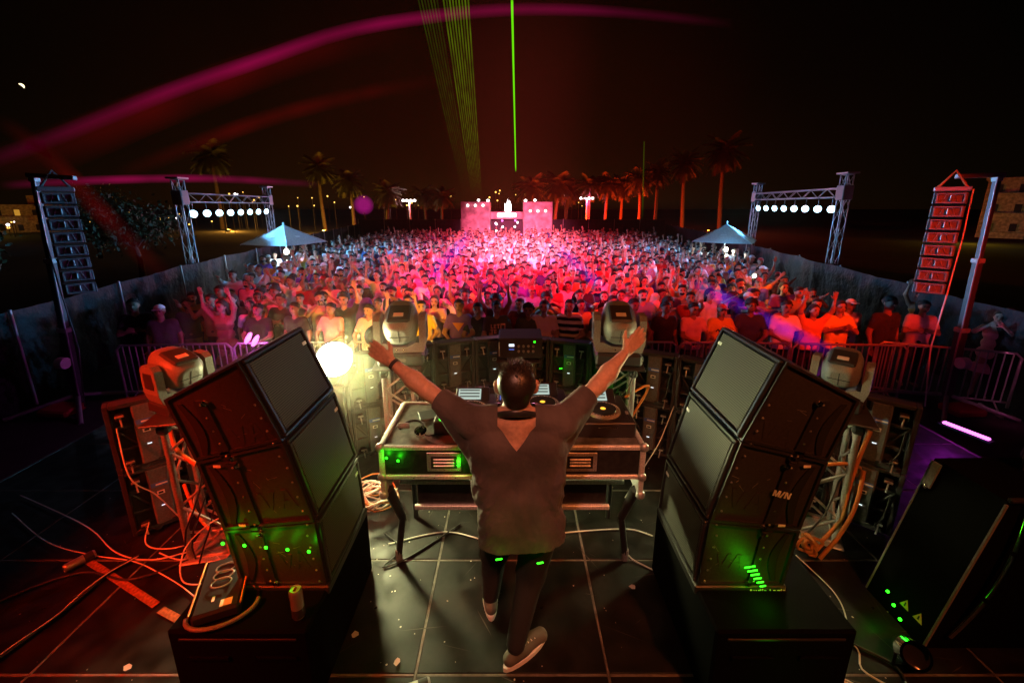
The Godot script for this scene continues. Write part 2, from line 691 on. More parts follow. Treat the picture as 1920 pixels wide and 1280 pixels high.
func make_head() -> void:
	# the head of a person of 1.72 m who looks along +z
	var b := [[Vector3(0, 1.655, -0.03), Vector3(0, 1.65, 0.022), 0.079, 0.074], [Vector3(0, 1.6, 0.03), Vector3(0, 1.562, 0.05), 0.056, 0.04], [Vector3(-0.03, 1.585, 0.035), Vector3(0.03, 1.585, 0.035), 0.04, 0.04], [Vector3(0, 1.64, 0.09), Vector3(0, 1.607, 0.107), 0.008, 0.014]]
	for s in [-1, 1]:
		b.append([Vector3(0.083 * s, 1.645, -0.005), Vector3(0.08 * s, 1.605, 0.0), 0.012, 0.009])
		b.append([Vector3(0.015 * s, 1.662, 0.087), Vector3(0.045 * s, 1.664, 0.074), 0.01, 0.01])
	b.append([Vector3(0, 1.56, -0.01), Vector3(0, 1.43, -0.015), 0.05, 0.056])
	head_g = nets(b, 0.013, 0.01)
	var e := G.new()
	for s in [-1, 1]:
		e.ball(Vector3(0.034 * s, 1.643, 0.097), Vector3(0.018, 0.01, 0.012), 8, 4)
		e.ball(Vector3(0.035 * s, 1.668, 0.1), Vector3(0.024, 0.006, 0.012), 8, 4)
	e.ball(Vector3(0, 1.568, 0.096), Vector3(0.024, 0.006, 0.012), 8, 4)
	eyes_g = e
	var cr := RandomNumberGenerator.new()
	cr.seed = 11
	var scalp := G.new().ball(Vector3(0, 1.664, -0.008), Vector3(0.092, 0.092, 0.116), 18, 12)
	for i in scalp.v.size():
		scalp.v[i] += scalp.n[i] * cr.randf_range(-0.003, 0.005)
	var line := Plane(Vector3(0, -1, 0.7).normalized(), Vector3(0, 1.655, 0.012))
	var short := scalp.cut([line])
	for k in 260:
		var d := Vector3(cr.randfn(), absf(cr.randfn()) + 0.15, cr.randfn() - 0.35).normalized()
		var p := Vector3(0, 1.664, -0.008) + d * Vector3(0.089, 0.089, 0.113)
		if line.distance_to(p) > 0.0:
			continue
		var q := p + (d + Vector3(cr.randf_range(-0.7, 0.7), cr.randf_range(-0.2, 0.5), cr.randf_range(-0.3, 0.7))).normalized() * cr.randf_range(0.008, 0.024)
		var w := d.cross(Vector3(cr.randfn(), cr.randfn(), cr.randfn())).normalized() * 0.006
		short.poly([p - w, q, p + w], d)
	hair_g["short"] = short
	var curly := G.new().ball(Vector3(0, 1.675, -0.015), Vector3(0.115, 0.11, 0.13), 16, 12)
	for i in curly.v.size():
		curly.v[i] += curly.n[i] * cr.randf_range(-0.015, 0.018)
	hair_g["curly"] = curly.cut([Plane(Vector3(0, -1, 0.75).normalized(), Vector3(0, 1.66, 0.03))])
	var long := nets([[Vector3(0, 1.67, -0.02), Vector3(0, 1.66, -0.03), 0.098, 0.098], [Vector3(-0.05, 1.6, -0.06), Vector3(-0.07, 1.4, -0.07), 0.05, 0.03], [Vector3(0.05, 1.6, -0.06), Vector3(0.07, 1.4, -0.07), 0.05, 0.03], [Vector3(0, 1.6, -0.08), Vector3(0, 1.36, -0.1), 0.06, 0.04]], 0.02, 0.012)
	hair_g["long"] = long.cut([Plane(Vector3(0, -0.5, 1).normalized(), Vector3(0, 1.71, 0.062))])
	hair_g["beard"] = G.new().join(hair_g["short"]).ball(Vector3(0, 1.572, 0.054), Vector3(0.056, 0.042, 0.058), 12, 8)
	var cap := G.new().join(G.new().ball(Vector3(0, 1.665, -0.006), Vector3(0.094, 0.095, 0.115), 16, 10).cut([Plane(Vector3(0, -1, 0.2).normalized(), Vector3(0, 1.685, 0.0))]))
	cap.box(Vector3(0, 1.69, 0.13), Vector3(0.13, 0.012, 0.1), 0.005)
	hair_g["cap"] = cap


func limb_of(pose: Array, s: int) -> Array:
	var l: Array = LIMB[pose[0 if s < 0 else 1]]
	return [Vector3(0.18 * s, 1.4, -0.01), l[0] * Vector3(s, 1, 1), l[1] * Vector3(s, 1, 1)]


func body_of(pose: Array) -> G:
	var b := [[Vector3(-0.075, 0.93, 0), Vector3(0.075, 0.93, 0), 0.1, 0.1], [Vector3(-0.055, 1.1, 0), Vector3(0.055, 1.1, 0), 0.095, 0.095], [Vector3(-0.085, 1.3, 0), Vector3(0.085, 1.3, 0), 0.095, 0.095], [Vector3(-0.15, 1.4, -0.01), Vector3(0.15, 1.4, -0.01), 0.05, 0.05], [Vector3(0, 1.38, -0.01), Vector3(0, 1.52, 0), 0.06, 0.05]]
	for s in [-1, 1]:
		var l := limb_of(pose, s)
		b.append([l[0], l[1], 0.052, 0.042])
		b.append([l[1], l[2], 0.041, 0.028])
		b.append([Vector3(0.09 * s, 0.9, 0), Vector3(0.1 * s, 0.5, 0.02), 0.085, 0.056])
		b.append([Vector3(0.1 * s, 0.5, 0.02), Vector3(0.11 * s, 0.09, 0), 0.055, 0.036])
		b.append([Vector3(0.11 * s, 0.045, -0.03), Vector3(0.12 * s, 0.035, 0.13), 0.042, 0.034])
	var g := nets(b, 0.026, 0.014).join(head_g)
	for s in [-1, 1]:
		var l := limb_of(pose, s)
		var d: Vector3 = (l[2] - l[1]).normalized()
		var side: Vector3 = d.cross(Vector3(0, 0.3, 1)).normalized() * -s
		for hb in hand_bones(l[2] - d * 0.01, d, d.cross(side), side, 1.05, 0.12, 0.1):
			g.tube([hb[0], hb[1]], hb[2], 5, hb[3])
	return g


func shirt_of(pose: Array, sleeves := 0.62) -> G:
	var b := [[Vector3(-0.08, 0.87, 0), Vector3(0.08, 0.87, 0), 0.112, 0.112], [Vector3(-0.07, 1.1, 0), Vector3(0.07, 1.1, 0), 0.108, 0.108], [Vector3(-0.09, 1.3, 0), Vector3(0.09, 1.3, 0), 0.108, 0.108], [Vector3(-0.15, 1.405, -0.01), Vector3(0.15, 1.405, -0.01), 0.062, 0.062], [Vector3(-0.09, 1.32, 0), Vector3(-0.075, 0.85, 0), 0.105, 0.108], [Vector3(0.09, 1.32, 0), Vector3(0.075, 0.85, 0), 0.105, 0.108]]
	if sleeves > 0.0:
		for s in [-1, 1]:
			var l := limb_of(pose, s)
			b.append([l[0], l[0].lerp(l[1], sleeves), 0.066, 0.058])
	return nets(b, 0.026, 0.014).cut([Plane(Vector3.DOWN, -0.84)])


func trousers() -> G:
	var b := [[Vector3(-0.08, 0.92, 0), Vector3(0.08, 0.92, 0), 0.108, 0.108]]
	for s in [-1, 1]:
		b.append([Vector3(0.09 * s, 0.88, 0), Vector3(0.1 * s, 0.5, 0.02), 0.095, 0.07])
		b.append([Vector3(0.1 * s, 0.5, 0.02), Vector3(0.11 * s, 0.1, 0), 0.07, 0.056])
	return nets(b, 0.03, 0.014).cut([Plane(Vector3.DOWN, -0.07)])


func make_people() -> void:
	make_head()
	for p in POSES:
		bodies.append(body_of(p).mesh())
		shirts.append(shirt_of(p).mesh())
	legs_m = trousers().mesh()
	for k in hair_g.keys():
		hair_g[k] = hair_g[k].mesh()
	dresses["eyes"] = eyes_g.mesh()
	var d := [[Vector3(-0.07, 1.1, 0), Vector3(0.07, 1.1, 0), 0.1, 0.1], [Vector3(-0.08, 1.28, 0), Vector3(0.08, 1.28, 0), 0.1, 0.1], [Vector3(-0.08, 0.9, 0), Vector3(0.08, 0.9, 0), 0.125, 0.125], [Vector3(-0.12, 0.55, 0), Vector3(0.12, 0.55, 0), 0.14, 0.14]]
	dresses["dress"] = nets(d, 0.026, 0.014).cut([Plane(Vector3.DOWN, -0.5)]).mesh()


func person(label: String, pose: int, top: String, hair: String, skin: int, at: Vector3, turn: float, tall := 1.0, group := "", legs := "dark", dress := false) -> Node3D:
	var o := thing("person", label, "person", at, turn, group)
	o.scale = Vector3.ONE * tall
	put("body", bodies[pose], M["skin_%d" % skin], o)
	if dress:
		put("dress", dresses.dress, M["top_" + top], o)
	else:
		put("shirt", shirts[pose], M["top_" + top], o)
		put("trousers", legs_m, M["legs_" + legs], o)
	var hm: Material = M["hair_brown"] if hair == "long" and skin == 3 else M["hair_dark"]
	if hair == "cap":
		hm = M["cap_white"] if (pose + skin) % 2 else M["cap_red"]
	put("hair" if hair != "cap" else "cap", hair_g[hair], hm, o)
	put("face_features", dresses.eyes, M.eye, o)
	return o


func make_performer() -> void:
	var at := Vector3(0.02, S, -1.78)
	var o := thing("person", "man seen from behind in loose charcoal T-shirt, both arms raised wide over mixing table", "person", at)
	var sl := Vector3(-0.2, 1.435, 0.0)
	var sr := Vector3(0.205, 1.435, 0.0)
	var el := Vector3(-0.43, 1.53, -0.13)
	var er := Vector3(0.405, 1.545, -0.17)
	var wl := Vector3(-0.628, 1.64, -0.235)
	var wr := Vector3(0.575, 1.665, -0.32)
	var tl := Vector3(-0.79, 1.72, -0.32)
	var tr := Vector3(0.715, 1.775, -0.42)
	var hips := [Vector3(-0.06, 0.9, -0.01), Vector3(0.12, 0.88, 0.0)]
	var knees := [Vector3(-0.12, 0.5, -0.24), Vector3(0.085, 0.47, -0.13)]
	var ankles := [Vector3(-0.15, 0.09, -0.32), Vector3(0.0, 0.1, -0.01)]
	var head := [[Vector3(0, 1.675, -0.03), Vector3(0, 1.67, 0.025), 0.078, 0.08], [Vector3(0, 1.61, -0.045), Vector3(0, 1.585, -0.075), 0.058, 0.042], [Vector3(0, 1.64, 0.04), Vector3(0, 1.6, 0.035), 0.062, 0.056], [Vector3(0, 1.66, -0.115), Vector3(0, 1.63, -0.13), 0.008, 0.013]]
	for s in [-1, 1]:
		head.append([Vector3(0.085 * s, 1.665, -0.005), Vector3(0.08 * s, 1.625, -0.01), 0.014, 0.009])
		head.append([Vector3(0.093 * s, 1.672, 0.006), Vector3(0.091 * s, 1.635, 0.0), 0.007, 0.006])
	var b := [[Vector3(0, 1.56, 0.02), Vector3(0, 1.43, 0.03), 0.058, 0.066], [Vector3(-0.05, 1.47, 0.03), sl, 0.05, 0.058], [Vector3(0.05, 1.47, 0.03), sr, 0.05, 0.058], [Vector3(-0.1, 1.33, 0.0), Vector3(0.1, 1.33, 0.0), 0.103, 0.103], [Vector3(-0.06, 1.1, 0.0), Vector3(0.08, 1.1, 0.0), 0.1, 0.1], [Vector3(-0.045, 0.92, 0), Vector3(0.1, 0.92, 0), 0.098, 0.098]]
	b.append_array([[sl, el, 0.05, 0.038], [el, el.lerp(wl, 0.35), 0.037, 0.041], [el.lerp(wl, 0.35), wl, 0.041, 0.024], [sr, er, 0.05, 0.038], [er, er.lerp(wr, 0.35), 0.037, 0.041], [er.lerp(wr, 0.35), wr, 0.041, 0.024]])
	for k in 2:
		b.append([hips[k], knees[k], 0.09, 0.06])
		b.append([knees[k], ankles[k], 0.058, 0.036])
	var g := nets(b, 0.013, 0.012)
	var hd := Transform3D(Basis(Vector3.RIGHT, -0.06), Vector3(0, -0.045, 0.09))
	g.join(nets(head, 0.0075, 0.009), hd)
	g.join(nets(hand_bones(wl, tl - wl, Vector3(-0.3, 0.5, 1), Vector3(0.5, 0.9, -0.2), 0.98, 0.04, 0.05), 0.004, 0.0035))
	g.join(nets(hand_bones(wr, tr - wr, Vector3(0.5, -0.4, 1), Vector3(-0.6, 0.7, 0), 1.0, 0.03, 0.045), 0.004, 0.0035))
	obj("body", g, M.skin_0, o)
	# eyes and mouth on the far side of the head
	var e := G.new()
	for s in [-1, 1]:
		e.ball(Vector3(0.032 * s, 1.662, -0.101), Vector3(0.015, 0.009, 0.008), 8, 5)
	e.ball(Vector3(0, 1.588, -0.112), Vector3(0.022, 0.005, 0.006), 8, 4)
	obj("face_features", e, M.eye, o, hd)
	# hair: a cropped cap of it, short tufts on the crown
	var h := nets([[Vector3(0, 1.682, -0.028), Vector3(0, 1.68, 0.024), 0.083, 0.086], [Vector3(0, 1.65, 0.045), Vector3(0, 1.61, 0.046), 0.068, 0.056]], 0.009, 0.009)
	h = h.cut([Plane(Vector3(0, -1, -0.75).normalized(), Vector3(0, 1.69, -0.06)), Plane(Vector3.FORWARD, Vector3(0, 0, -0.02))]).cut([Plane(Vector3.DOWN, -1.585)])
	var hr := RandomNumberGenerator.new()
	hr.seed = 5
	for k in 900:
		var a := hr.randf() * TAU
		var el2 := asin(hr.randf_range(-0.25, 1.0))
		var d := Vector3(cos(a) * cos(el2), sin(el2), sin(a) * cos(el2))
		if d.z < -0.35 and d.y < 0.45:
			continue
		var p := Vector3(0, 1.68, 0.0) + d * Vector3(0.083, 0.082, 0.11)
		var crown := clampf((d.y - 0.35) * 2.0, 0.0, 1.0)
		var q := p + (d + Vector3(hr.randf_range(-0.5, 0.5), 0.25, hr.randf_range(-0.7, 0.1))).normalized() * lerpf(0.008, 0.024, crown) * hr.randf_range(0.6, 1.3)
		h.tube([p - d * 0.006, q], 0.0036, 4, 0.0008, false)
	obj("hair", h, M.performer_hair, o, hd)
	# loose T-shirt with a wide V at the nape
	var sh := [[Vector3(-0.03, 1.475, 0.028), sl, 0.062, 0.075], [Vector3(0.03, 1.475, 0.028), sr, 0.062, 0.075], [Vector3(-0.105, 1.33, 0.004), Vector3(0.105, 1.33, 0.004), 0.118, 0.118], [Vector3(-0.075, 1.1, 0.005), Vector3(0.1, 1.1, 0.005), 0.115, 0.115], [Vector3(-0.05, 0.9, 0.005), Vector3(0.108, 0.9, 0.005), 0.116, 0.116], [Vector3(-0.045, 0.76, 0.005), Vector3(0.105, 0.76, 0.005), 0.117, 0.117], [Vector3(-0.1, 1.34, 0.004), Vector3(-0.045, 0.76, 0.005), 0.116, 0.115], [Vector3(0.1, 1.34, 0.004), Vector3(0.105, 0.76, 0.005), 0.116, 0.115], [Vector3(0.0, 1.36, 0.01), Vector3(0.03, 0.76, 0.01), 0.11, 0.115]]
	sh.append_array([[sl, sl.lerp(el, 0.8), 0.068, 0.057], [sr, sr.lerp(er, 0.8), 0.068, 0.057], [Vector3(-0.17, 1.26, 0), sl.lerp(el, 0.55) - Vector3(0, 0.035, 0), 0.055, 0.05], [Vector3(0.17, 1.26, 0), sr.lerp(er, 0.55) - Vector3(0, 0.035, 0), 0.055, 0.05]])
	# folds that hang from the armpits and drag at the waist
	hr.seed = 8
	for s in [-1, 1]:
		for k in 7:
			var y0 := 1.3 - 0.035 * k
			var p0 := Vector3(0.2 * s + 0.01, y0, 0.03)
			var p1 := Vector3((0.13 - 0.02 * k) * s + 0.02, y0 - 0.2 - 0.03 * k, 0.124)
			sh.append([p0, p0.lerp(p1, 0.6) + Vector3(0.02 * s, 0, 0.012), 0.012, 0.01])
			var w0 := Vector3(0.185 * s + 0.025, 0.98 - 0.028 * k, 0.05)
			sh.append([w0, w0 + Vector3(-0.085 * s, -0.05 - 0.008 * k, 0.066), 0.012, 0.006])
	var tee := nets(sh, 0.0095, 0.009)
	tee = tee.cut([Plane(Vector3(0.08, -1, 0.1).normalized(), Vector3(0.03, 0.815, 0.0)), Plane(Vector3.DOWN, -1.0)])
	for sd in [[sl, el, -1], [sr, er, 1]]:
		var ad: Vector3 = (sd[1] - sd[0]).normalized()
		tee = tee.cut([Plane(ad, sd[0] + ad * 0.2), Plane(Vector3(sd[2], 0, 0), Vector3(0.2 * sd[2], 0, 0))])
	var vx := Vector3(0.0, 1.362, 0)
	tee = tee.cut([Plane(Vector3(-1, 0.85, 0).normalized(), vx), Plane(Vector3(1, 0.85, 0).normalized(), vx), Plane(Vector3(0, 0.0, 1), Vector3(0, 0, -0.01)), Plane(Vector3(1, 0, 0), Vector3(-0.084, 0, 0)), Plane(Vector3(-1, 0, 0), Vector3(0.084, 0, 0))])
	tee = tee.cut([Plane(Vector3(0, 1, 0), Vector3(0, 1.515, 0)), Plane(Vector3(1, 0, 0), Vector3(-0.075, 0, 0)), Plane(Vector3(-1, 0, 0), Vector3(0.075, 0, 0))])
	var fn := FastNoiseLite.new()
	fn.seed = 12
	fn.frequency = 1.0
	for i in tee.v.size():
		var q: Vector3 = tee.v[i]
		var sd := signf(q.x - 0.02)
		var side_w := clampf(absf(q.x - 0.02) / 0.16, 0.25, 1.0)
		var low := clampf((1.42 - q.y) / 0.3, 0.0, 1.0)
		var u := q.y * 11.0 + sd * q.x * 24.0
		var fold := 1.0 - absf(fn.get_noise_2d(u * 0.6, q.y * 2.0 + q.x * 3.0)) * 2.2
		var drape := fn.get_noise_3d(q.x * 16.0, q.y * 3.5, q.z * 9.0)
		tee.v[i] = q + tee.n[i] * (0.0085 * fold * side_w * low + 0.009 * drape * low)
	tee.shade()
	obj("shirt", tee, M.performer_shirt, o)
	var tr_b := [[Vector3(-0.05, 0.9, 0), Vector3(0.11, 0.9, 0), 0.113, 0.113]]
	for k in 2:
		tr_b.append([hips[k], knees[k], 0.1, 0.078])
		tr_b.append([knees[k], ankles[k] + Vector3(0, 0.02, 0), 0.074, 0.052])
	obj("trousers", nets(tr_b, 0.016, 0.014), M.legs_dark, o)
	var band := nets([[wl.lerp(el, 0.06), wl.lerp(el, 0.16), 0.031, 0.032]], 0.006, 0.003).cut([Plane((wl - el).normalized(), wl.lerp(el, 0.07))]).cut([Plane((el - wl).normalized(), wl.lerp(el, 0.15))])
	obj("wristband", band, M.top_black, o)
	for k in 2:
		var yaw: Vector3 = [Vector3(-0.1, 0, -1), Vector3(0.85, 0, -0.75)][k].normalized()
		var a: Vector3 = ankles[k] * Vector3(1, 0, 1)
		var right := yaw.cross(Vector3.UP)
		var heel := a - yaw * 0.045
		var toe := a + yaw * 0.185
		var bones := [[heel + Vector3(0, 0.055, 0), a + yaw * 0.06 + Vector3(0, 0.05, 0), 0.036, 0.038], [a + yaw * 0.05 + Vector3(0, 0.045, 0), toe + Vector3(0, 0.035, 0), 0.04, 0.034], [a + Vector3(0, 0.1, 0), a + Vector3(0, 0.06, 0), 0.034, 0.038]]
		bones.append([a + yaw * 0.12 - right * 0.012 + Vector3(0, 0.035, 0), toe + right * 0.01 + Vector3(0, 0.03, 0), 0.038, 0.034])
		var shoe := obj("shoe", nets(bones, 0.009, 0.008).cut([Plane(Vector3.DOWN, -0.02)]), M.shoe, o)
		var pts := []
		for q in 18:
			var t := TAU * q / 18.0
			var l := a + yaw * (0.07 + 0.157 * cos(t)) + right * (0.048 + 0.008 * cos(t)) * sin(t)
			pts.append(Vector2(l.x, l.z))
		var sole := G.new().prism(pts, Transform3D(Basis(Vector3.RIGHT, Vector3(0, 0, 1), Vector3.UP), Vector3(0, 0.014, 0)), 0.026)
		obj("sole", sole, M.white, shoe)
		var lace := G.new()
		for q in 4:
			var c: Vector3 = a + yaw * (0.05 + 0.025 * q) + Vector3(0, 0.09 - 0.006 * q, 0)
			lace.tube([c - right * 0.022, c + right * 0.022], 0.003, 5)
		obj("laces", lace, M.white, shoe)
	# headphones hang round the neck
	var hp := thing("headphones", "black headphones hanging round the performer's neck", "headphones", at + Vector3(0, 1.455, 0.018))
	var arc := []
	for k in 15:
		var t := lerpf(-0.42, PI + 0.42, k / 14.0)
		arc.append(Vector3(cos(t) * 0.088, 0.03 + 0.05 * sin(t), sin(t) * 0.082 + 0.012))
	var bandg := G.new()
	var rows := []
	for p in arc:
		var od: Vector3 = (p * Vector3(1, 0, 1)).normalized()
		var rw := []
		for q in 10:
			var a := TAU * q / 10.0
			rw.append(p + od * (cos(a) * 0.0075) + Vector3(0, sin(a) * 0.0155, 0))
		rows.append(rw)
	bandg.grid(rows, true, true)
	obj("headband", bandg, M.plastic, hp)
	for s in [-1, 1]:
		var cup := G.new().lathe([Vector2(0.0, -0.02), Vector2(0.034, -0.018), Vector2(0.038, 0.0), Vector2(0.036, 0.014), Vector2(0, 0.02)], Transform3D(Basis(Vector3(0, 1, 0), Vector3(s, 0, 0), Vector3(0, 0, 1)), Vector3(0.088 * s, 0.02, -0.05)), 16)
		obj("ear_cup", cup, M.plastic, hp)


# ---------- the stage
func v3(x: float, y: float, z: float) -> Vector3:
	return Vector3(x, y, z)


func make_ground() -> void:
	var g := G.new()
	g.poly([v3(-420, 0, -420), v3(420, 0, -420), v3(420, 0, 60), v3(-420, 0, 60)], Vector3.UP)
	tag(obj("ground", g, M.ground), "", "", "", "structure")
	# rising rough ground beyond the fences
	for s in [-1.0, 1.0]:
		var f := FastNoiseLite.new()
		f.seed = 31
		f.frequency = 0.05
		var rows := []
		for i in 24:
			var row := []
			for j in 24:
				var x := 13.0 + j * 6.0
				var z := 5.0 - i * 6.0
				row.append(v3(s * x, clampf((x - 14.0) * 0.012, -0.05, 0.7) + (0.4 * f.get_noise_2d(x, z * s) if x > 15.0 else 0.0), z))
			rows.append(row)
		var h := G.new()
		h.grid(rows, false, s > 0)
		tag(obj("terrain", h, M.grass_far), "", "", "", "structure")


func make_stage() -> void:
	var deck := obj("stage_floor", bx(v3(9.3, 0.08, 6.9), 0.01, v3(0, S - 0.052, -1.5)), M.seam)
	tag(deck, "", "", "", "structure")
	var p := bx(v3(1.005, 0.03, 0.735), 0.003)
	var pm := p.mesh()
	for i in range(-4, 5):
		for j in 6:
			put("deck_panel", pm, M.deck, deck, Transform3D(Basis(), v3(i * 1.02, S - 0.015 + 0.0015 * ((i * 7 + j * 5) % 3), -0.595 - 0.75 * j)))
	for i in range(-4, 6):
		obj("seam_strip", bx(v3(0.013, 0.02, 4.52), 0.002, v3(i * 1.02 - 0.51, S - 0.0105, -2.47)), M.seam, deck)
	for j in 7:
		for i in range(-4, 5):
			obj("seam_strip", bx(v3(1.005, 0.02, 0.013), 0.002, v3(i * 1.02, S - 0.0108, -0.22 - 0.75 * j)), M.seam, deck)
	tag(obj("stage_riser", bx(v3(9.1, S - 0.1, 6.7), 0.01, v3(0, (S - 0.1) / 2, -1.5)), M.dark_under), "", "", "", "structure")
	# tape on the deck
	for t in [[v3(-2.95, S, -2.46), v3(-2.2, S, -2.12), "long worn strip of orange tape stuck across the deck seams at left"], [v3(-2.15, S, -2.09), v3(-1.75, S, -1.93), "short wide strip of orange tape on the deck beside the dark case"]]:
		var d: Vector3 = t[1] - t[0]
		var o := obj("tape_strip", bx(v3(d.length(), 0.002, 0.045), 0.0005), M.tape, null, Transform3D(Basis(d.normalized(), Vector3.UP, d.normalized().cross(Vector3.UP)), (t[0] + t[1]) / 2 + v3(0, 0.0045, 0)))
		tag(o, t[2], "tape")
	# scuffs and boot marks on the deck
	var marks := G.new()
	for k in 260:
		var c := v3(rng.randf_range(-3.6, 3.6), S + 0.0052, rng.randf_range(-4.2, -1.2))
		var a := rng.randf() * TAU
		var ln := rng.randf_range(0.02, 0.16)
		var d := v3(cos(a), 0, sin(a))
		var w := v3(-sin(a), 0, cos(a)) * rng.randf_range(0.0008, 0.004)
		marks.poly([c - d * ln - w * 0.3, c + w, c + d * ln, c - w], Vector3.UP)
	tag(obj("scuff_marks", marks, M.scuff), "pale scuffs and boot marks scraped across the black stage deck", "scuff marks", "", "stuff")
	# scraps blown about the deck
	var litter := G.new()
	for k in 420:
		var c := v3(rng.randf_range(-3.4, 3.4), S + 0.006, rng.randf_range(-4.2, -1.2))
		var r := rng.randf_range(0.002, 0.007)
		var a := rng.randf() * TAU
		var q := []
		for m in 4:
			q.append(c + v3(cos(a + m * TAU / 4.0) * r * (1.0 if m % 2 else rng.randf_range(0.3, 1.0)), rng.randf() * 0.002, sin(a + m * TAU / 4.0) * r))
		litter.poly(q, Vector3.UP)
	tag(obj("litter", litter, M.paper), "pale specks of litter scattered over the black stage deck", "litter", "", "stuff")
	var scraps := [[-0.9, -1.92, "torn paper scrap beside the left dark case, nearest the case"], [-0.62, -1.78, "torn paper scrap on the panel left of the performer's back foot"], [0.78, -2.24, "torn paper scrap on the deck by the table's right leg"], [-0.9, -1.4, "torn paper scrap nearest the camera at lower left of the middle deck panel"], [-2.05, -1.75, "square pink paper scrap lying alone on the deck at lower left"], [-2.6, -3.5, "crumpled paper scrap on the dark deck behind the left screen wing"]]
	for sc in scraps:
		var q := []
		for m in 6:
			var a := m * TAU / 6.0 + rng.randf() * 0.5
			q.append(v3(cos(a) * rng.randf_range(0.012, 0.028), 0.008 + rng.randf() * 0.012, sin(a) * rng.randf_range(0.012, 0.028)))
		var g := G.new()
		for m in 6:
			g.poly([v3(0, 0.016, 0), q[m], q[(m + 1) % 6]], v3(0, 1, 0))
		var o := obj("paper_scrap", g, M.paper, null, Transform3D(Basis(), v3(sc[0], S, sc[1])))
		tag(o, sc[2], "scrap", "paper scraps on the deck")


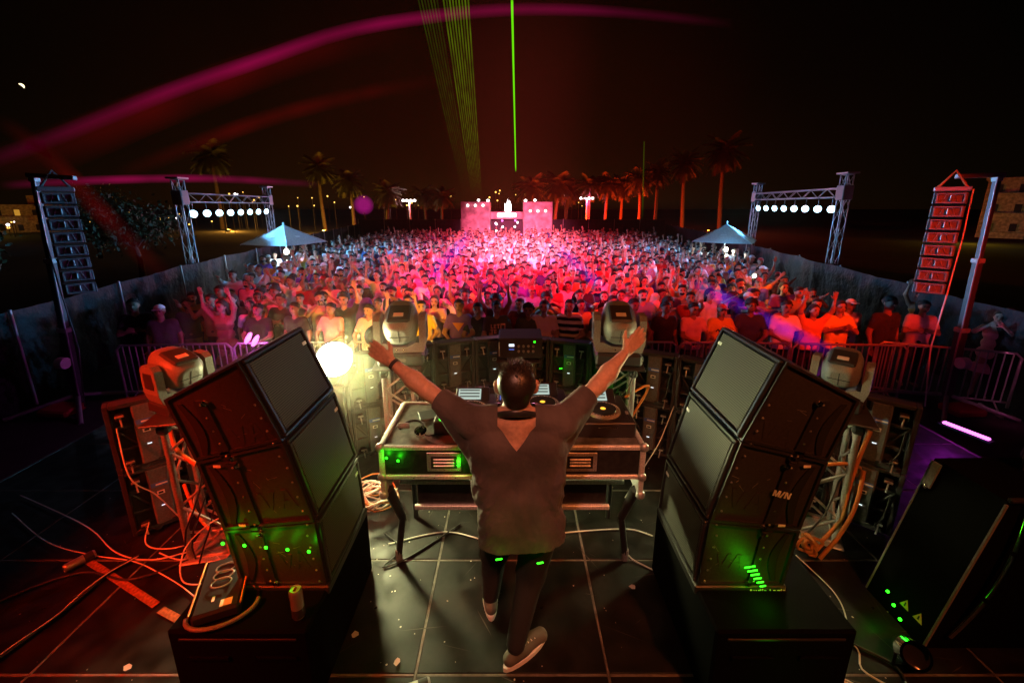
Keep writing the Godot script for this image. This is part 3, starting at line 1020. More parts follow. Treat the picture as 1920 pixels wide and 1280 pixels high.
func make_table() -> void:
	var t := thing("mixing_table", "black flight-case table with aluminium edges, recessed handles and folding legs behind the performer", "table", v3(0, S, -2.33))
	var w := 0.81
	var y1 := 0.97
	var y0 := 0.76
	obj("tabletop", bx(v3(w * 2 - 0.02, 0.02, 0.6), 0.004, v3(0.015, y1 - 0.013, -0.3)), M.table_top, t)
	obj("front_panel", bx(v3(w * 2 - 0.03, y1 - y0 - 0.02, 0.015), 0.003, v3(0, (y1 + y0) / 2, -0.012)), M.case_board, t)
	for s in [-1, 1]:
		obj("side_panel", bx(v3(0.015, y1 - y0 - 0.02, 0.58), 0.003, v3(s * (w - 0.012), (y1 + y0) / 2, -0.3)), M.case_board, t)
	var rails := [[v3(w * 2 - 0.05, 0.03, 0.026), v3(0, y1 - 0.008, -0.004)], [v3(w * 2 - 0.05, 0.03, 0.026), v3(0, y0, -0.004)], [v3(w * 2, 0.03, 0.026), v3(0.0, y1 - 0.008, -0.6)]]
	for s in [-1, 1]:
		rails.append([v3(0.034, 0.36, 0.03), v3(s * (w - 0.006), 0.8, -0.005)])
		rails.append([v3(0.012, 0.34, 0.5), v3(s * (w - 0.012), 0.79, -0.28)])
		rails.append([v3(0.03, 0.03, 0.58), v3(s * (w - 0.004), y1 - 0.007, -0.3)])
		rails.append([v3(0.03, 0.03, 0.58), v3(s * (w - 0.004), y0 + 0.001, -0.3)])
	for r in rails:
		obj("edge_trim", bx(r[0], 0.005, r[1]), M.alu, t)
	for s in [-1, 1]:
		for y in [0.63, y0, y1 - 0.005]:
			obj("corner_cap", G.new().ball(v3(s * (w - 0.002), y, 0.0), v3(0.03, 0.03, 0.026), 10, 8), M.steel, t)
		var h := obj("handle_plate", bx(v3(0.21, 0.13, 0.008), 0.003, v3(s * 0.42, (y1 + y0) / 2, 0.0)), M.steel, t)
		obj("recess", bx(v3(0.16, 0.085, 0.006), 0.002, v3(s * 0.42, (y1 + y0) / 2, 0.0035)), M.case_board, h)
		for k in 3:
			obj("handle_bar", bx(v3(0.13, 0.012, 0.012), 0.004, v3(s * 0.42, (y1 + y0) / 2 - 0.022 + 0.022 * k, 0.01)), M.steel, h)
		for k in 6:
			obj("screw", G.new().ball(v3(s * 0.42 + (k % 3 - 1) * 0.092, (y1 + y0) / 2 + (0.056 if k < 3 else -0.056), 0.0045), v3(0.004, 0.004, 0.002), 6, 4), M.chrome, h)
		for k in 5:
			obj("rivet", G.new().ball(v3(s * (w - 0.2 - 0.13 * k), y0, 0.0095), v3(0.005, 0.005, 0.002), 6, 4), M.chrome, t)
		# folding legs, bent at the hinge
		var lg := G.new().tube([v3(s * 0.79, 0.64, -0.04), v3(s * 0.735, 0.36, -0.12)], 0.034, 6, 0.026)
		lg.tube([v3(s * 0.735, 0.37, -0.12), v3(s * 0.785, 0.06, -0.14)], 0.022, 8)
		var leg := obj("leg", lg, M.case_board, t)
		obj("foot", bx(v3(0.04, 0.1, 0.045), 0.008, v3(s * 0.787, 0.05, -0.141)), M.steel, leg)
		var lb := G.new().tube([v3(s * 0.76, y0, -0.54), v3(s * 0.76, 0.0, -0.56)], 0.02, 8)
		obj("leg", lb, M.case_board, t)
	# drawer case slung under the top
	var body := obj("lower_case", bx(v3(1.3, 0.24, 0.38), 0.006, v3(0, 0.485, -0.4)), M.case_board, t)
	for y in [0.585, 0.385]:
		obj("edge_trim", bx(v3(1.52 - (0.18 if y < 0.5 else 0.0), 0.034, 0.03), 0.005, v3(0, y, -0.2)), M.alu, body)
	# gear on the table
	var deck := thing("media_player", "black deck with a silver dotted jog wheel at the table's right end", "deck", v3(0.585, S + 0.972, -2.64))
	var d := deck
	obj("body", bx(v3(0.4, 0.1, 0.42), 0.008, v3(0, 0.05, 0)), M.plastic, d)
	obj("platter", G.new().lathe([Vector2(0, 0), Vector2(0.115, 0.0), Vector2(0.113, 0.014), Vector2(0.104, 0.016), Vector2(0, 0.016)], Transform3D(Basis(), v3(0.02, 0.1, 0.045)), 40), M.alu, d)
	obj("jog_dish", G.new().lathe([Vector2(0, 0.0), Vector2(0.09, 0.0), Vector2(0.088, 0.005), Vector2(0, 0.003)], Transform3D(Basis(), v3(0.02, 0.116, 0.045)), 36), M.plastic, d)
	obj("jog_display", G.new().lathe([Vector2(0, 0.0), Vector2(0.018, 0.0), Vector2(0.0, 0.002)], Transform3D(Basis(), v3(0.02, 0.121, 0.045)), 16), M.led_amber, d)
	for k in 30:
		var a := TAU * k / 30.0
		obj("dot", G.new().ball(v3(0.02 + cos(a) * 0.098, 0.1165, 0.045 + sin(a) * 0.098), v3(0.0045, 0.002, 0.0045), 6, 4), M.rubber, d)
	var tilt := Basis(Vector3.RIGHT, 0.5)
	var scr := obj("screen_housing", G.new().box(v3(0.02, 0.118, -0.145), v3(0.24, 0.02, 0.13), 0.005, tilt), M.plastic, d)
	obj("screen", G.new().box(v3(0.0, 0.1285, -0.14), v3(0.16, 0.004, 0.09), 0.001, tilt), M.screen_pale, scr)
	for k in 3:
		obj("screen_line", G.new().box(v3(0.0, 0.121 + 0.013 * k, -0.118 - 0.022 * k), v3(0.14, 0.0045, 0.008), 0.001, tilt), M.plastic, scr)
	for k in 9:
		obj("button", bx(v3(0.018, 0.008, 0.012), 0.003, v3(-0.15 + 0.028 * (k % 2), 0.103, 0.14 - 0.045 * (k / 2))), [M.led_amber, M.fixture, M.fixture][k % 3], d)
	obj("button", G.new().lathe([Vector2(0, 0), Vector2(0.017, 0), Vector2(0.015, 0.01), Vector2(0, 0.01)], Transform3D(Basis(), v3(-0.15, 0.1, 0.18)), 14), M.led_green, d)
	obj("pitch_fader", bx(v3(0.02, 0.016, 0.03), 0.004, v3(0.17, 0.107, 0.08)), M.fixture, d)
	obj("fader_track", bx(v3(0.006, 0.003, 0.16), 0.001, v3(0.17, 0.1005, 0.08)), M.rubber, d)
	obj("front_lip", bx(v3(0.12, 0.01, 0.008), 0.003, v3(0.02, 0.07, 0.212)), M.chrome, d)
	copy(deck, v3(-0.3, S + 0.972, -2.66), 0.0, "black deck with a bright pale screen left of the performer's shoulder")
	copy(deck, v3(0.19, S + 0.972, -2.74), 0.0, "black deck behind the performer's right shoulder, mostly hidden, pale screen showing")
	var mx := thing("mixer", "black mixer with faders and lit meters hidden behind the performer's head", "mixer", v3(-0.045, S + 0.972, -2.7))
	obj("body", bx(v3(0.15, 0.11, 0.4), 0.006, v3(0, 0.055, 0)), M.plastic, mx)
	for k in 4:
		for r in 4:
			obj("knob", G.new().lathe([Vector2(0, 0), Vector2(0.008, 0), Vector2(0.007, 0.016), Vector2(0, 0.017)], Transform3D(Basis(), v3(-0.055 + 0.036 * k, 0.11, -0.15 + 0.045 * r)), 10), M.fixture, mx)
		obj("fader", bx(v3(0.014, 0.014, 0.02), 0.003, v3(-0.055 + 0.036 * k, 0.116, 0.09 + 0.015 * (k % 3))), M.fixture, mx)
		obj("meter", bx(v3(0.006, 0.003, 0.08), 0.001, v3(-0.037 + 0.036 * k, 0.1115, -0.08)), M.led_amber if k % 2 else M.screen_blue, mx)
	# left end of the table
	var hp := thing("headphones", "silver and black headphones lying on the table's left end", "headphones", v3(-0.66, S + 0.975, -2.5))
	for k in 2:
		obj("ear_cup", G.new().lathe([Vector2(0, 0), Vector2(0.036, 0.0), Vector2(0.042, 0.012), Vector2(0.04, 0.03), Vector2(0.026, 0.036), Vector2(0.024, 0.03), Vector2(0, 0.028)], Transform3D(Basis(Vector3.RIGHT, 0.35 - 0.9 * k), v3(0.075 - 0.12 * k, 0.004 + 0.02 * k, 0.03 - 0.03 * k)), 20), M.chrome if k == 0 else M.fixture, hp)
	var band := []
	for k in 12:
		var a := PI * k / 11.0
		band.append(v3(0.03 + cos(a) * 0.075 - 0.02, 0.02 + 0.012 * sin(a), 0.0 - sin(a) * 0.09))
	obj("headband", G.new().tube(band, 0.009, 8), M.plastic, hp)
	obj("cord", G.new().tube([v3(0.05, 0.01, 0.04), v3(0.13, 0.006, 0.06), v3(0.2, 0.006, 0.03), v3(0.24, 0.006, -0.05)], 0.004, 6), M.cable_black, hp)
	var nb := thing("notebook", "closed black notebook lying on the table behind the headphones", "notebook", v3(-0.55, S + 0.974, -2.72), 0.35)
	obj("cover", bx(v3(0.2, 0.016, 0.13), 0.003, v3(0, 0.008, 0)), M.rubber, nb)
	obj("pages", bx(v3(0.194, 0.01, 0.126), 0.001, v3(0.004, 0.008, 0.004)), M.table_top, nb)
	var ds := obj("round_mat", G.new().lathe([Vector2(0, 0), Vector2(0.15, 0), Vector2(0.15, 0.004), Vector2(0, 0.004)], Transform3D(Basis(), v3(-0.42, S + 0.9735, -2.5)), 30), M.fixture)
	tag(ds, "flat grey round slip mat on the table right of the silver headphones", "slip mat")
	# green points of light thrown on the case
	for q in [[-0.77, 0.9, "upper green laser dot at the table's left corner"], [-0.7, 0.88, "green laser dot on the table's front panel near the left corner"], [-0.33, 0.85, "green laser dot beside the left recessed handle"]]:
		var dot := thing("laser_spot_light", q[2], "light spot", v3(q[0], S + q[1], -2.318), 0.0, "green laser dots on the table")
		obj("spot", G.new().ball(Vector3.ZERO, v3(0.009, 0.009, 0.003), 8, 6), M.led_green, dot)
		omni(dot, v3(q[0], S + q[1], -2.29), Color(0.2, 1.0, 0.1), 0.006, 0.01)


func make_led_wall() -> void:
	var p := thing("led_panel", "", "screen panel", Vector3.ZERO, 0.0, "screen panels of the wall seen from behind")
	var w := 0.416
	var h := 0.52
	obj("screen_face", bx(v3(w - 0.008, h - 0.008, 0.03), 0.003, v3(0, 0, -0.06)), M.rubber, p)
	var fr := G.new()
	for s in [-1, 1]:
		fr.box(v3(s * (w / 2 - 0.018), 0, 0), v3(0.03, h - 0.006, 0.1), 0.004)
		fr.box(v3(0, s * (h / 2 - 0.018), 0.001), v3(w - 0.068, 0.03, 0.098), 0.004)
	obj("frame", fr, M.panel_back, p)
	obj("back_sheet", bx(v3(w - 0.07, h - 0.07, 0.012), 0.003, v3(0, 0, -0.036)), M.panel_back, p)
	obj("spine", bx(v3(0.125, h - 0.05, 0.085), 0.012, v3(0.0, 0.0, 0.012)), M.panel_spine, p)
	obj("blue_label", bx(v3(0.1, 0.034, 0.003), 0.001, v3(0.0, 0.1, 0.056)), M.label_blue, p)
	obj("label_print", bx(v3(0.07, 0.012, 0.002), 0.0005, v3(0.014, 0.1, 0.0585)), M.white, p)
	obj("socket", bx(v3(0.045, 0.03, 0.004), 0.003, v3(0.0, 0.03, 0.056)), M.white, p)
	obj("socket_hole", bx(v3(0.028, 0.016, 0.003), 0.003, v3(0.0, 0.03, 0.0582)), M.rubber, p)
	obj("status_light", bx(v3(0.026, 0.007, 0.003), 0.001, v3(0.0, -0.08, 0.056)), M.led_white, p)
	for s in [-1, 1]:
		for y in [-0.1, 0.07]:
			obj("brace", bx(v3(w / 2 - 0.1, 0.022, 0.03), 0.003, v3(s * (w / 4 + 0.016), y, 0.0)), M.panel_back, p)
		obj("strut", G.new().tube([v3(s * 0.065, -0.09, 0.0), v3(s * 0.17, 0.06, 0.0)], 0.008, 6), M.panel_back, p)
		for y in [0.16, -0.2]:
			var l := obj("latch", G.new().box(v3(s * 0.125, y, 0.03), v3(0.05, 0.05, 0.04), 0.006), M.rubber, p)
			var hg := G.new().tube([v3(s * 0.125, y, 0.05), v3(s * 0.12, y - 0.06, 0.085)], 0.006, 6)
			hg.box(v3(s * 0.125, y + 0.012, 0.06), v3(0.05, 0.016, 0.016), 0.004)
			obj("latch_handle", hg, M.steel, l)
	obj("cable", G.new().tube([v3(0.03, -0.22, 0.05), v3(0.1, -0.19, 0.1), v3(0.14, -0.1, 0.09), v3(0.15, 0.06, 0.07), v3(0.17, 0.1, 0.06)], 0.006, 6), M.cable_black, p)
	obj("cable", G.new().tube([v3(-0.02, -0.24, 0.05), v3(-0.06, -0.25, 0.09), v3(-0.12, -0.2, 0.08), v3(-0.18, -0.23, 0.05)], 0.005, 6), M.cable_black, p)
	# plan of the wall: a shallow V whose wings come back towards the table
	var line := [v3(0, 0, -4.36), v3(0.8, 0, -4.12), v3(1.55, 0, -3.72), v3(2.22, 0, -3.24), v3(2.84, 0, -2.7)]
	var where := ["first", "second", "third", "fourth", "fifth", "sixth", "seventh", "outermost"]
	var first := true
	for s in [-1, 1]:
		for k in 8:
			for r in 2:
				var a: Vector3 = line[k / 2].lerp(line[k / 2 + 1], 0.5 * (k % 2)) * v3(s, 1, 1)
				var b: Vector3 = line[k / 2].lerp(line[k / 2 + 1], 0.5 * (k % 2) + 0.5) * v3(s, 1, 1)
				var dir: Vector3 = (b - a).normalized() * s
				var yaw := atan2(-dir.z, dir.x)
				var c := (a + b) / 2 + v3(0, S + 0.275 + 0.522 * r, 0)
				var lab := "back of a black screen panel, %s row, %s from the middle in the %s half" % [["lower", "upper"][r], where[k], ["left", "right"][(s + 1) / 2]]
				if first:
					p.position = c
					p.rotation.y = yaw
					p.set_meta("label", lab)
					first = false
				else:
					copy(p, c, yaw, lab)


func truss_piece(a: Vector3, b: Vector3, w: float, bays: int, root: Node3D, dark := false) -> void:
	var z := (b - a).normalized()
	var x := z.cross(v3(0.02, 0.99, 0.1) if absf(z.y) < 0.9 else v3(0, 0, 1)).normalized()
	var y := z.cross(x)
	var cs := []
	for q in [[-1, -1], [1, -1], [1, 1], [-1, 1]]:
		cs.append((x * q[0] + y * q[1]) * (w / 2))
	var cr := w * 0.085
	for c in cs:
		obj("chord", G.new().tube([a + c, b + c], cr, 8), M.steel, root)
	for k in bays:
		for f in 4:
			var p: Vector3 = a.lerp(b, float(k) / bays) + cs[(f + (k % 2)) % 4]
			var q: Vector3 = a.lerp(b, float(k + 1) / bays) + cs[(f + 1 - (k % 2)) % 4]
			obj("brace", G.new().tube([p, q], cr * 0.45, 5), M.steel, root)
	for k in [0, bays]:
		for f in 4:
			var m: Vector3 = a.lerp(b, float(k) / bays)
			obj("end_bar", G.new().tube([m + cs[f], m + cs[(f + 1) % 4]], cr * 0.5, 5), M.steel, root)


func moving_head(at: Vector3, yaw: float, label: String, tip := 0.0) -> void:
	var o := thing("moving_head_light", label, "stage light", at, yaw, "moving head lights on truss stands")
	o.scale = Vector3.ONE * (0.78 if absf(at.x) > 2.0 else 1.0)
	obj("base", G.new().box(v3(0, 0.055, 0), v3(0.4, 0.11, 0.32), 0.02), M.fixture_dark, o)
	obj("handle", bx(v3(0.03, 0.04, 0.2), 0.01, v3(0.205, 0.06, 0)), M.rubber, o)
	obj("base_label", bx(v3(0.1, 0.03, 0.004), 0.001, v3(0, 0.06, 0.161)), M.screen_pale if false else M.fixture, o)
	var pan := obj("yoke_foot", G.new().prism([Vector2(-0.2, 0.115), Vector2(0.2, 0.115), Vector2(0.225, 0.2), Vector2(0.13, 0.2), Vector2(0.06, 0.165), Vector2(-0.06, 0.165), Vector2(-0.13, 0.2), Vector2(-0.225, 0.2)], Transform3D(Basis(), v3(0, 0, 0)), 0.22), M.fixture, o)
	for s in [-1, 1]:
		obj("screw", G.new().ball(v3(s * 0.03, 0.14, 0.112), v3(0.007, 0.007, 0.004), 6, 4), M.chrome, pan)
		obj("yoke_arm", G.new().prism([Vector2(-0.11, 0.2), Vector2(0.11, 0.2), Vector2(0.1, 0.4), Vector2(0.06, 0.44), Vector2(-0.06, 0.44), Vector2(-0.1, 0.4)], Transform3D(Basis(v3(0, 0, 1), Vector3.UP, v3(-1, 0, 0)), v3(s * 0.195, 0, 0)), 0.06), M.fixture, o)
		obj("arm_cover", bx(v3(0.004, 0.14, 0.12), 0.002, v3(s * 0.2265, 0.31, 0)), M.fixture_dark, o)
	var hb := Basis(Vector3.RIGHT, tip)
	var rows := []
	for q in [[-0.17, 0.06], [-0.165, 0.1], [-0.1, 0.142], [0.0, 0.15], [0.1, 0.145], [0.17, 0.128], [0.2, 0.12], [0.2, 0.1]]:
		var row := []
		for k in 24:
			var a := TAU * k / 24.0
			var c := cos(a)
			var sn := sin(a)
			var sq := 1.0 / pow(pow(absf(c), 3.2) + pow(absf(sn), 3.2), 1.0 / 3.2)
			row.append(v3(0, 0.345, 0) + hb * v3(c * q[1] * sq, sn * q[1] * sq * 0.93, -q[0]))
		rows.append(row)
	var hg := G.new()
	hg.grid(rows, true)
	hg.poly(rows[0], hb * v3(0, 0, 1))
	var hd := obj("head", hg, M.fixture, o)
	obj("lens", G.new().lathe([Vector2(0, 0.0), Vector2(0.09, 0.0), Vector2(0.07, 0.02), Vector2(0, 0.035)], Transform3D(hb * Basis(v3(1, 0, 0), v3(0, 0, -1), v3(0, 1, 0)), v3(0, 0.345, 0) + hb * v3(0, 0, -0.185)), 20), M.window_glass, hd)
	obj("head_band", G.new().box(v3(0, 0.345, 0) + hb * v3(0, 0.128, 0.015), v3(0.2, 0.035, 0.23), 0.015, hb), M.fixture_dark, hd)
	obj("badge", G.new().box(v3(0, 0.345, 0) + hb * v3(0.0, 0.148, 0.05), v3(0.085, 0.006, 0.05), 0.002, hb), M.white, hd)
	obj("seam", G.new().box(v3(0, 0.345, 0) + hb * v3(0, -0.01, 0.171), v3(0.17, 0.006, 0.004), 0.001, hb), M.rubber, hd)
	obj("seam", G.new().box(v3(0, 0.345, 0) + hb * v3(0, -0.005, 0.1705), v3(0.006, 0.13, 0.004), 0.001, hb), M.rubber, hd)


func pedestal(at: Vector3, top: float, yaw: float, label: String, lean := Vector3.ZERO, cluttered := true) -> void:
	var o := thing("truss_stand", label, "truss stand", at, yaw, "truss stands along the screen wall")
	obj("base_plate", bx(v3(0.36, 0.012, 0.36), 0.004, v3(0, 0.008, 0)), M.steel, o)
	truss_piece(v3(0, 0.02, 0), v3(0, top - 0.03, 0) + lean, 0.25, 5, o)
	obj("top_plate", bx(v3(0.42, 0.014, 0.42), 0.004, v3(0, top - 0.01, 0) + lean), M.fixture_dark, o)
	for k in 3:
		var a := rng.randf() * TAU
		var p := []
		for q in 9:
			var t := q / 8.0
			p.append(v3(cos(a + t * 2.2) * (0.17 + 0.04 * sin(t * 9 + k)), (top - 0.05) * (1.0 - t) + 0.02, sin(a + t * 2.2) * (0.17 + 0.04 * cos(t * 7))) + lean * (1 - t))
		obj("cable", G.new().tube(p, 0.006, 6), M.cable_black, o)
	if cluttered:
		for k in 2:
			obj("clamp", bx(v3(0.07, 0.06, 0.07), 0.015, v3(-0.12 + 0.24 * k, top - 0.07, 0.13) + lean), M.rubber, o)


func cabinet(root: Node3D, poly: Array, z0: float, z1: float, s: float, grille_edge: int, k: int) -> void:
	# one box of a leaning stack: outline in x and y (metres), from z0 (far) to z1 (near); the grille covers the edge grille_edge
	var zc := (z0 + z1) / 2
	var part := obj("cabinet", G.new().prism(poly, Transform3D(Basis(), v3(0, 0, zc)), z1 - z0), M.cabinet, root)
	var a := v3(poly[grille_edge].x, poly[grille_edge].y, zc)
	var b := v3(poly[(grille_edge + 1) % 4].x, poly[(grille_edge + 1) % 4].y, zc)
	var up := (b - a).normalized()
	if up.y < 0.0:
		up = -up
	var outw := v3(s, 0, 0)
	outw = (outw - up * outw.dot(up)).normalized()
	var bs := Basis(v3(0, 0, 1), up, outw) if s < 0 else Basis(v3(0, 0, -1), up, outw)
	var c := (a + b) / 2
	var hh := (b - a).length()
	var dd := z1 - z0
	obj("grille", G.new().box(c + outw * 0.006, v3(dd - 0.07, hh - 0.06, 0.012), 0.004, bs), M.grille, part)
	var fr := G.new()
	for q in [-1, 1]:
		fr.box(c + outw * 0.007 + up * (q * (hh / 2 - 0.014)), v3(dd - 0.01, 0.018, 0.02), 0.004, bs)
		fr.box(c + outw * 0.008 + bs.x * (q * (dd / 2 - 0.016)), v3(0.02, hh - 0.045, 0.02), 0.004, bs)
	obj("grille_frame", fr, M.cabinet_frame, part)
	obj("badge", G.new().box(c + outw * 0.014 + up * (hh * 0.28) + v3(0, 0, -dd * 0.4), v3(0.04, 0.018, 0.003), 0.001, bs), M.white, part)
	# the near side: a proud frame, a dark slot for the rigging, bolts and raised bars
	var n := poly.size()
	var cen := Vector2.ZERO
	for q in poly:
		cen += q / n
	var inset := []
	for q in poly:
		inset.append(cen + (q - cen) * 0.93)
	var rim := G.new()
	for q in n:
		var e0: Vector2 = poly[q]
		var e1: Vector2 = poly[(q + 1) % n]
		var i0: Vector2 = inset[q]
		var i1: Vector2 = inset[(q + 1) % n]
		rim.prism([e0 * 0.999 + cen * 0.001, e1 * 0.999 + cen * 0.001, i1, i0], Transform3D(Basis(), v3(0, 0, z1 + 0.005)), 0.014)
	obj("side_frame", rim, M.cabinet_frame, part)
	var li: Vector2 = poly[(grille_edge + 3) % 4] if s > 0 else poly[(grille_edge + 2) % 4]
	var ui: Vector2 = poly[(grille_edge + 2) % 4] if s > 0 else poly[(grille_edge + 3) % 4]
	if li.y > ui.y:
		var sw := li
		li = ui
		ui = sw
	var width := (Vector2(a.x, a.y) - li).length()
	var inn := Vector2(s, 0)
	var slot := []
	for q in 9:
		var t := q / 8.0
		slot.append(li.lerp(ui, 0.08 + 0.84 * t) + inn * (width * (0.1 + 0.05 * sin(PI * t))))
	for q in 9:
		var t := 1.0 - q / 8.0
		slot.append(li.lerp(ui, 0.08 + 0.84 * t) + inn * (width * (0.15 + 0.1 * sin(PI * t))))
	obj("rigging_slot", G.new().prism(slot, Transform3D(Basis(), v3(0, 0, z1 + 0.0035)), 0.008), M.slot, part)
	var strip := []
	for q in [[0.02, 0.3], [0.02, 0.42], [0.98, 0.42], [0.98, 0.3]]:
		strip.append(li.lerp(ui, q[0]) + inn * (width * q[1]))
	obj("side_strip", G.new().prism(strip, Transform3D(Basis(), v3(0, 0, z1 + 0.006)), 0.012), M.cabinet_frame, part)
	for q in 5:
		for m in 2:
			var c2: Vector2 = li.lerp(ui, 0.08 + 0.21 * q) + inn * (width * [0.36, 0.93][m])
			obj("bolt", G.new().ball(v3(c2.x, c2.y, z1 + 0.012), v3(0.006, 0.006, 0.004), 8, 4), M.steel, part)
	for q in 2:
		var c3: Vector2 = li.lerp(ui, 0.05 + 0.9 * q) + inn * (width * (0.06 + 0.88 * (q if s > 0 else 1 - q) * 0.0 + 0.36))
		obj("pin", G.new().lathe([Vector2(0, 0), Vector2(0.015, 0), Vector2(0.013, 0.01), Vector2(0.006, 0.012), Vector2(0, 0.012)], Transform3D(Basis(v3(1, 0, 0), v3(0, 0, 1), v3(0, -1, 0)), v3(c3.x, c3.y, z1 + 0.012)), 12), M.chrome, part)
	# emblem in raised letters on the side
	var o: Vector2 = li.lerp(ui, 0.42) + inn * (width * 0.68)
	var along := (ui - li).normalized()
	var slant := Basis(v3(along.y, -along.x, 0), v3(along.x, along.y, 0), v3(0, 0, 1))
	text("emblem", "VA", hh * 0.32, M.cabinet, part, Transform3D(slant, v3(o.x, o.y, z1 + 0.0006)), 0.004)
	# scuffs, bolts and wear along the lower edge
	for q in 6:
		var c4: Vector2 = li + (ui - li) * rng.randf_range(0.06, 0.9) + inn * (width * rng.randf_range(0.45, 0.9))
		obj("scuff", G.new().box(v3(c4.x, c4.y, z1 + 0.0006), v3(rng.randf_range(0.01, 0.05), 0.002, 0.001), 0.0004, Basis(v3(0, 0, 1), rng.randf_range(-1, 1))), M.fixture, part)


func make_stack(s: float) -> void:
	# outline of the leaning line array, written for the right-hand stack; s = -1 mirrors it
	var side := "left" if s < 0 else "right"
	var inn := [Vector2(0.955, 1.655), Vector2(0.975, 2.03), Vector2(1.075, 2.475), Vector2(1.225, 2.875)]
	var outer := [Vector2(1.395, 1.655), Vector2(1.43, 1.985), Vector2(1.5, 2.37), Vector2(1.59, 2.69)]
	var o := thing("speaker_stack", ["black curved stack of three monitor speakers left of the performer, side lit red", "black curved stack of three monitor speakers right of the performer, arm shadow on grille"][int(s > 0)], "speaker", Vector3.ZERO, 0.0, "monitor speaker stacks either side of the table")
	for k in 3:
		var gap := 0.006
		var a: Vector2 = inn[k] + Vector2(0, gap if k else 0.0)
		var b: Vector2 = inn[k + 1]
		var c: Vector2 = outer[k + 1]
		var d: Vector2 = outer[k] + Vector2(0, gap if k else 0.0)
		var poly := [a * Vector2(s, 1), b * Vector2(s, 1), c * Vector2(s, 1), d * Vector2(s, 1)]
		cabinet(o, poly, -2.36, -1.8, -s, 0, k)
	obj("foot_rail", bx(v3(0.47, 0.05, 0.6), 0.006, v3(s * 1.175, 1.63, -2.08)), M.cabinet_frame, o)
	for k in 2:
		obj("side_label", bx(v3(0.035, 0.014, 0.002), 0.0005, v3(s * (1.33 + 0.07 * k), 2.02 + 0.33 * k, -1.784)), M.white, o)
	if s > 0:
		text("lettering", "Audio Logic", 0.034, M.white, o, Transform3D(Basis(), v3(1.31, 1.629, -1.778)))
		text("lettering", "M/N", 0.045, M.white, o, Transform3D(Basis(Vector3.BACK, -0.25), v3(1.3, 2.2, -1.779)))
	# the low black box beneath
	var sub := thing("subwoofer", "low black bass cabinet under the %s monitor speaker stack" % side, "speaker", v3(s * 1.28, S, -1.98), 0.0, "bass cabinets under the monitor stacks")
	obj("box", bx(v3(0.66, 0.48, 0.84), 0.012, v3(0, 0.244, 0)), M.sub_black, sub)
	obj("painted_lit_corner", bx(v3(0.05, 0.004, 0.14), 0.001, v3(-s * 0.3, 0.4865, -0.345)), M.fixture, sub)  # pale strip paints the lamplit corner of the box top
	for k in 2:
		obj("handle", bx(v3(0.2, 0.025, 0.012), 0.004, v3(-0.15 + 0.32 * k, 0.33, 0.425)), M.sub_black, sub)
	obj("edge_strip", bx(v3(0.55, 0.012, 0.006), 0.002, v3(0, 0.44, 0.423)), M.cabinet_frame, sub)
	obj("foot", bx(v3(0.6, 0.02, 0.78), 0.004, v3(0, 0.0, 0)), M.rubber, sub)


func wire(label: String, pts: Array, r: float, m: Material, group := "cables across the stage deck", called := "cable") -> void:
	var c := Curve3D.new()
	for i in pts.size():
		var t: Vector3 = (pts[mini(i + 1, pts.size() - 1)] - pts[maxi(i - 1, 0)]) / 6.0
		c.add_point(pts[i], -t, t)
	c.bake_interval = 0.04
	var bk := Array(c.get_baked_points())
	tag(obj(called, G.new().tube(bk, r, 6), m), label, called.replace("_", " "), group)


